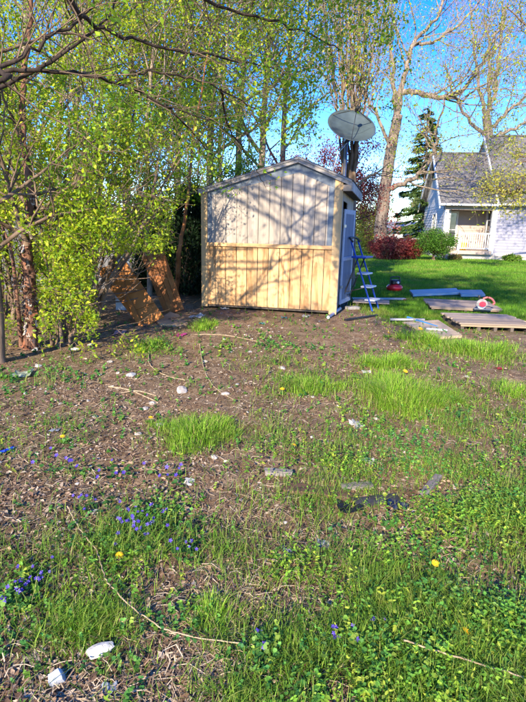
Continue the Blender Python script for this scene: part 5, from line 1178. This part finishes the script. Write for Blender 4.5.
# dandelions
bm = bmesh.new()
for ring, (r_, z_, nn) in enumerate(((1.0, .05, 22), (.75, .2, 18), (.45, .32, 12))):
    for k in range(nn):
        M = Matrix.Rotation(2 * math.pi * (k + .5 * ring) / nn, 4, 'Z'); q = [M @ Vector(p_) for p_ in ((.1, -.06, .1), (r_, -.09, z_), (r_ * 1.04, .03, z_), (.1, .06, .1))]; bm.faces.new([bm.verts.new(p_) for p_ in q])
dn_me = bpy.data.meshes.new('flower_head'); bm.to_mesh(dn_me); bm.free(); dn_me.materials.append(YEL)
STEM = plain('dandelion_stem', (0.20, 0.26, 0.08)); 
for px, py, lab in [(120, 567, 'lone large dandelion among the violets at lower left'), (151, 424, 'dandelion beside the white stone left of centre'), (63, 443, 'dandelion on bare soil at left'), (282, 396, 'dandelion in the centre of the yard'), (405, 376, 'dandelion behind the largest grass clump'), (294, 453, 'dandelion at the edge of the weeds in the centre'),
                    (465, 643, 'right one of the two lower right dandelions'), (457, 633, 'left one of the two lower right dandelions'), (434, 574, 'dandelion in the weeds right of the grey stone'), (420, 333, 'dandelion near the tan plywood board'), (357, 378, 'dandelion at the left of the largest grass clump'), (388, 337, 'dandelion left of the tan plywood board')]:
    p = gp(px, py); t = thing('dandelion', lab, 'dandelion', tuple(p), 0, 'dandelions in the yard'); h = .05 + .02 * vrng.random(); s = .017 * max(1, p[1] / 3.2)
    o = bpy.data.objects.new('flower_head', dn_me); C.objects.link(o); o.parent = t; o.location = (0, 0, h); o.scale = (s, s, s); o.rotation_euler = (vrng.uniform(.1, .6), 0, vrng.uniform(0, 3))
    Tubes().add([(0.006, 0, -.01), (.002, 0, h * .5), (0, 0, h)], .002, 5).build('stem', STEM, t)
    nl = 7; a = vrng.uniform(0, 6.28, nl); v, f, c = scatter(LEAF_V, LEAF_F, np.zeros((nl, 3)) + (0, 0, .004), basis(np.stack([np.cos(a), np.sin(a), np.full(nl, .25)], 1), np.tile([0, 0, 1.0], (nl, 1))), np.full(nl, .07), tints(vrng, nl, G_MID)); np_obj('rosette', v, f, WEED, t, c)

# ================================================================== DEBRIS
def rock(name, label, cat, px, py, size, mat, seed, rz=0.0, sink=.2, tilt=0.0, group=None, sub=2, rough=.28):
    """irregular broken lump, size in metres (x, y, z)"""
    rg = random.Random(seed); bm = bmesh.new(); bmesh.ops.create_icosphere(bm, subdivisions=sub, radius=.5)
    cuts = [Vector((rg.gauss(0, 1), rg.gauss(0, 1), rg.gauss(0, .8))).normalized() for _ in range(7)]
    for v in bm.verts:
        d_ = v.co.normalized()
        for c_ in cuts:
            k = v.co.dot(c_)
            if k > .34: v.co -= c_ * (k - .34)
        v.co += d_ * rg.uniform(-.5, .5) * rough * .16
        v.co = Vector((v.co.x * size[0], v.co.y * size[1], v.co.z * size[2])) * 1.25
    p = gp(px, py); o = obj(name, bm, mat); o.location = (p[0], p[1], p[2] + size[2] * (.5 - sink)); o.rotation_euler = (tilt, tilt * .5, rz); return tag(o, label, cat, group)
def scrap(name, label, cat, px, py, w, h, mat, seed, rz=0.0, crumple=.25, group=None, th=.003):
    """crumpled flat piece with thickness"""
    rg = random.Random(seed); bm = bmesh.new(); n = 5; g = {}; p = gp(px, py)
    for i in range(n):
        for j in range(n):
            ex = 1 + (rg.uniform(-.18, .18) if i in (0, n - 1) or j in (0, n - 1) else 0)
            x_, y_ = (i / (n - 1) - .5) * w * ex, (j / (n - 1) - .5) * h * ex; c_, s_ = math.cos(rz), math.sin(rz); X, Y_ = x_ * c_ - y_ * s_, x_ * s_ + y_ * c_
            g[i, j] = bm.verts.new((X, Y_, float(gz(p[0] + X, p[1] + Y_)) - p[2] + .004 + abs(rg.gauss(0, 1)) * crumple * min(w, h) * .6))
    for i in range(n - 1):
        for j in range(n - 1): bm.faces.new((g[i, j], g[i + 1, j], g[i + 1, j + 1], g[i, j + 1]))
    bmesh.ops.solidify(bm, geom=bm.faces[:], thickness=th)
    o = obj(name, bm, mat); o.location = tuple(p); return tag(o, label, cat, group)
def m_per_px(py, px=263): a = flat(px, py); b_ = flat(px + 1, py); return float(np.linalg.norm(b_ - a))
FOAM = plain('white_foam', (0.56, 0.53, 0.48), 0.8, var=0.25, scale=22, bump=0.4); STONE_W = plain('pale_stone', (0.38, 0.34, 0.30), 0.85, var=0.3, bump=0.3); STONE_G = plain('grey_stone', (0.36, 0.35, 0.33), 0.9, var=0.2, bump=0.4)
PAPER = plain('white_paper', (0.66, 0.65, 0.62), 0.8, var=0.06, bump=0.1); CLEAR = plain('bluish_plastic', (0.42, 0.47, 0.56), 0.25, var=0.25, bump=0.1); PINK = plain('pink_plastic', (0.62, 0.10, 0.28), 0.5); 
s = m_per_px(652); rock('foam_chunk', 'long white foam chunk lying at the lower left', 'foam', 101, 655, (.105, .045, .045), FOAM, 3, .55, .15, .1, sub=3)
s = m_per_px(675); 
p = gp(58, 681); bm = B((-.026, -.02, -.008), (.026, .02, .045), .006)
for v_ in bm.verts: v_.co += Vector((vrng.normal(0, .002), vrng.normal(0, .002), vrng.normal(0, .002))); v_.co.x *= 1 - v_.co.z * 4
o = obj('white_block', bm, plain('bluish_white_block', (0.42, 0.45, 0.49), 0.5, var=.2, scale=60)); o.location = tuple(p); o.rotation_euler = (.25, -.2, .5); tag(o, 'white angular block on bare soil at the bottom left', 'block')
scrap('plastic_scrap', 'crumpled clear plastic scrap at the bottom left edge', 'plastic', 109, 692, .05, .045, CLEAR, 4, .4, .3)
scrap('dry_leaf', 'curled grey-brown leaf beside the white block', 'leaf', 32, 661, .05, .03, plain('grey_leaf', (0.36, 0.30, 0.25), .9), 5, .4, .2)
# pale stones and lumps
lumps = [(160, 425, 11, 'white stone right of the dandelion left of centre', STONE_W), (139, 434, 9, 'white stone below left of the dandelion left of centre', STONE_W), (182, 391, 19, 'flat pale stone in the dirt left of centre', STONE_W), (146, 409, 9, 'small pale stone below the bundle of pale sticks', STONE_W), (153, 404, 10, 'pale stone at the right end of the pale sticks', STONE_W),
         (226, 394, 10, 'pale stone right of the flat pale stone', STONE_W), (38, 366, 9, 'white lump on the soil below the shaggy trunk', FOAM), (35, 350, 10, 'white lump at the foot of the shaggy trunk', FOAM), (214, 457, 9, 'small pale stone below the left grass clump', STONE_W), (376, 419, 7, 'smaller white pebble right of the white shell piece', STONE_W),
         (361, 571, 18, 'grey square-edged stone in the weeds at lower right', STONE_G), (467, 377, 7, 'pale pebble right of the largest grass clump', STONE_W), (511, 413, 8, 'pale stone near the right edge', STONE_W), (227, 594, 7, 'pale pebble in dry grass at the lower centre', STONE_W), (285, 523, 7, 'white pebble below the dark broken planks', FOAM), (131, 375, 12, 'flat grey stone below the leaning panels', STONE_G),
         (60, 405, 7, 'small pale stone on bare soil at left', STONE_W), (95, 418, 8, 'pale stone on the soil left of the sticks', STONE_W), (110, 362, 8, 'pale stone in the dirt below the shrub', STONE_W), (205, 362, 8, 'pale stone in the dirt before the shed', STONE_W), (250, 352, 7, 'small pale stone in front of the shed middle', STONE_W), (282, 369, 10, 'flat pale stone in front of the shed right half', STONE_W), (170, 452, 6, 'pale pebble under the left grass clump', STONE_W), (75, 350, 9, 'white lump at the foot of the bright shrub', FOAM), (90, 345, 7, 'small white lump right of the bright shrub foot', FOAM)]
for k, (px, py, w, lab, mt) in enumerate(lumps):
    m_ = m_per_px(py) * w * .8; rock('stone', lab, 'stone', px, py, (m_, m_ * .8, min(m_ * .45, .08)), mt, 30 + k, k * .7, .42, .1, 'loose stones and lumps in the yard')
scraps = [(189, 482, 10, 8, 'white paper scrap left of centre near violets', PAPER), (95, 513, 9, 7, 'white paper scrap above the densest violets', PAPER), (357, 426, 13, 14, 'white shell-like plastic piece below the largest grass clump', PAPER), (366, 373, 9, 7, 'pale paper scrap left of the wide low grass clump', PAPER), (369, 462, 11, 8, 'white paper scrap in the weeds right of centre', PAPER),
          (23, 376, 16, 8, 'pale greenish sheet scrap near the left trunk', plain('green_paper', (0.42, 0.48, 0.36), .8)), (323, 546, 13, 9, 'grey rag scrap in dry grass right of centre', CLEAR), (287, 551, 9, 7, 'pale rag scrap left of the grey rag', CLEAR), (180, 336, 9, 4, 'pink plastic scrap in front of the broken tan board', PINK), (500, 369, 7, 5, 'small red plastic scrap near the right edge', plain('red_plastic', (0.65, 0.03, 0.06), .5)),
          (120, 333, 10, 5, 'pale pink scrap below the left leaning panel', plain('pale_pink', (0.55, 0.36, 0.38), .7)), (197, 318, 12, 4, 'white plastic strip left of the shed corner', PAPER), (235, 327, 8, 4, 'pinkish scrap in the dirt before the shed', plain('dull_pink', (0.5, 0.22, 0.25), .7)), (262, 324, 6, 4, 'teal scrap in the dirt before the shed middle', plain('teal_plastic', (0.10, 0.34, 0.36), .5)), (284, 318, 6, 3, 'teal scrap at the foot of the shed wall', plain('teal_plastic_two', (0.10, 0.34, 0.36), .5)),
          (225, 309, 8, 3, 'white scrap at the foot of the shed wall', PAPER), (305, 317, 7, 3, 'white scrap under the shed edge at right', PAPER), (55, 430, 8, 5, 'grey paper scrap on bare soil at left', CLEAR)]
for k, (px, py, w, h, lab, mt) in enumerate(scraps):
    m_ = m_per_px(py); dep = abs(flat(px, py - h / 2)[1] - flat(px, py + h / 2)[1]) * .7; scrap('scrap', lab, 'scrap', px, py, m_ * w, min(dep, m_ * w * 1.3), mt, 60 + k, vrng.uniform(-.5, .5), .2, 'litter scraps in the yard')
tube = Tubes().add(catmull([gp(-6, 456, .012), gp(2, 454, .014), gp(14, 450, .012)], 5), .010, 8).build('blue_tube', plain('bright_blue_plastic', (0.01, 0.06, 0.75), .35)); tag(tube, 'bright blue plastic piece at the left edge', 'plastic piece')
# broken planks in the weeds
def rough_plank(L, w, t, seed):
    rg = random.Random(seed); bm = bmesh.new(); n = 7; rows = []
    for i in range(n + 1):
        x = L * i / n; wob = rg.uniform(-.004, .004); row = []
        for j, (yy, zz) in enumerate(((-w / 2, -.01), (-w / 2, t), (-w / 6, t), (w / 6, t), (w / 2, t), (w / 2, -.01))):
            ex = rg.uniform(-.25, .1) * w if i in (0, n) else 0
            row.append(bm.verts.new((x + (ex if i else -ex), yy * rg.uniform(.9, 1.05) + wob, zz + (rg.uniform(-.003, .002) if zz > 0 else 0))))
        rows.append(row)
    for a, b_ in zip(rows, rows[1:]):
        for j in range(6): bm.faces.new((a[j], a[(j + 1) % 6], b_[(j + 1) % 6], b_[j]))
    bm.faces.new(rows[0]); bm.faces.new(rows[-1][::-1]); return bm
W_ROT = wood('silvered_rotten_wood', [(0.10, 0.085, 0.075), (0.27, 0.24, 0.215)], (.9, 22, 22), .9, .15, .6)
def plank(px0, py0, px1, py1, w, t, mat, label, name='plank'):
    a, b_ = gp(px0, py0), gp(px1, py1); d_ = b_ - a; L = float(np.linalg.norm(d_)); o = obj(name, rough_plank(L, w, t, len(label)), mat); o.location = (a[0], a[1], a[2] + .008); o.rotation_euler = (0, -math.asin(max(-.6, min(.6, d_[2] / L))), math.atan2(d_[1], d_[0])); return tag(o, label, 'plank')
plank(264, 474, 293, 475, .045, .022, W_ROT, 'short grey plank end in the weeds left of centre')
plank(423, 497, 438, 478, .045, .02, W_ROT, 'tilted grey plank piece among the weeds at right')
plank(284, 488, 352, 496, .10, .012, wood('rotten_brown_plank', [(0.06, 0.035, 0.025), (0.17, 0.10, 0.06)], (.9, 14, 14)), 'long rotten brown plank sunk in the weeds')
plank(352, 504, 400, 499, .07, .012, plain('blackish_board', (0.03, 0.03, 0.035), .8, var=.5, bump=.5), 'blackish board beside the rotten plank')
plank(340, 489, 372, 487, .05, .02, W_ROT, 'grey splintered board above the rotten plank')
scrap('tarp_scrap', 'dark blue-black plastic sheet crumpled in the weeds', 'plastic', 397, 508, .10, .09, plain('dark_blue_plastic', (0.02, 0.03, 0.08), .3), 91, .3, .3)
scrap('tarp_scrap', 'black plastic sheet piece beside the rotten plank', 'plastic', 352, 509, .16, .09, plain('black_plastic_sheet', (0.02, 0.022, 0.03), .35), 92, .1, .22)
# sticks and vines on the ground
def stick(pts, r0, r1, mat, label, name='stick', cat='stick', lift=.008):
    P = catmull([gp(*q, lift) for q in pts], 7); P[:, 2] = np.maximum(P[:, 2], gz(P[:, 0], P[:, 1]) + r1 * .6); P[:, :2] += np.random.default_rng(len(label)).normal(0, .0022, P[:, :2].shape)
    return tag(Tubes().add(P, np.linspace(r0, r1, len(P)), 7).build(name, mat), label, cat)
PALE = bark('pale_stick', (0.28, 0.20, 0.12), (0.46, 0.36, 0.24), 30, 1, .5); BRN = bark('brown_stick', (0.14, 0.09, 0.06), (0.30, 0.21, 0.14), 30, 1, .4)
stick([(68, 512), (80, 535), (97, 557), (106, 585), (118, 600), (150, 628), (185, 643), (245, 652)], .0038, .0024, PALE, 'long pale vine curving across the lower left ground', 'vine', 'vine', .035)
stick([(402, 656), (430, 666), (470, 678), (520, 694)], .0035, .003, PALE, 'long pale stick across the lower right corner', lift=.07)
stick([(95, 470), (125, 469), (165, 471)], .008, .006, BRN, 'pale brown stick lying level below the left grass clump')
stick([(108, 387), (128, 391), (150, 399), (158, 404)], .008, .005, PALE, 'longest pale stick in the bundle on the dirt')
stick([(120, 394), (138, 392), (156, 396)], .006, .005, PALE, 'shorter pale stick crossing the bundle on the dirt')
stick([(200, 345), (204, 370), (215, 388), (236, 402)], .006, .004, PALE, 'pale vine curving over the dirt before the shed', 'vine', 'vine')
stick([(149, 352), (150, 365), (165, 376), (185, 381)], .006, .005, PALE, 'pale curved stick in the dirt below the panels')
stick([(190, 335), (225, 336), (262, 343)], .007, .005, PALE, 'pale thin stick lying in front of the shed')
stick([(334, 404), (346, 401), (357, 394)], .008, .006, PALE, 'short pale stick left of the largest grass clump')
stick([(52, 600), (80, 640), (110, 655)], .002, .0015, BRN, 'thin brown twig near the white foam chunk', 'twig', 'twig')
stick([(330, 520), (350, 510), (372, 503), (390, 498)], .005, .003, BRN, 'brown twig lying over the black plastic', 'twig', 'twig')
stick([(60, 640), (90, 668), (140, 660)], .002, .0015, PALE, 'thin pale twig under the white foam chunk', 'twig', 'twig')
stick([(270, 345), (300, 350), (340, 348)], .006, .004, BRN, 'brown stick in the dirt right of the shed middle')
stick([(10, 425), (40, 428), (70, 420)], .005, .003, BRN, 'brown stick on bare soil at the left')
stick([(250, 610), (275, 590), (300, 575)], .0022, .0015, PALE, 'thin pale twig in the dry grass at lower centre', 'twig', 'twig')
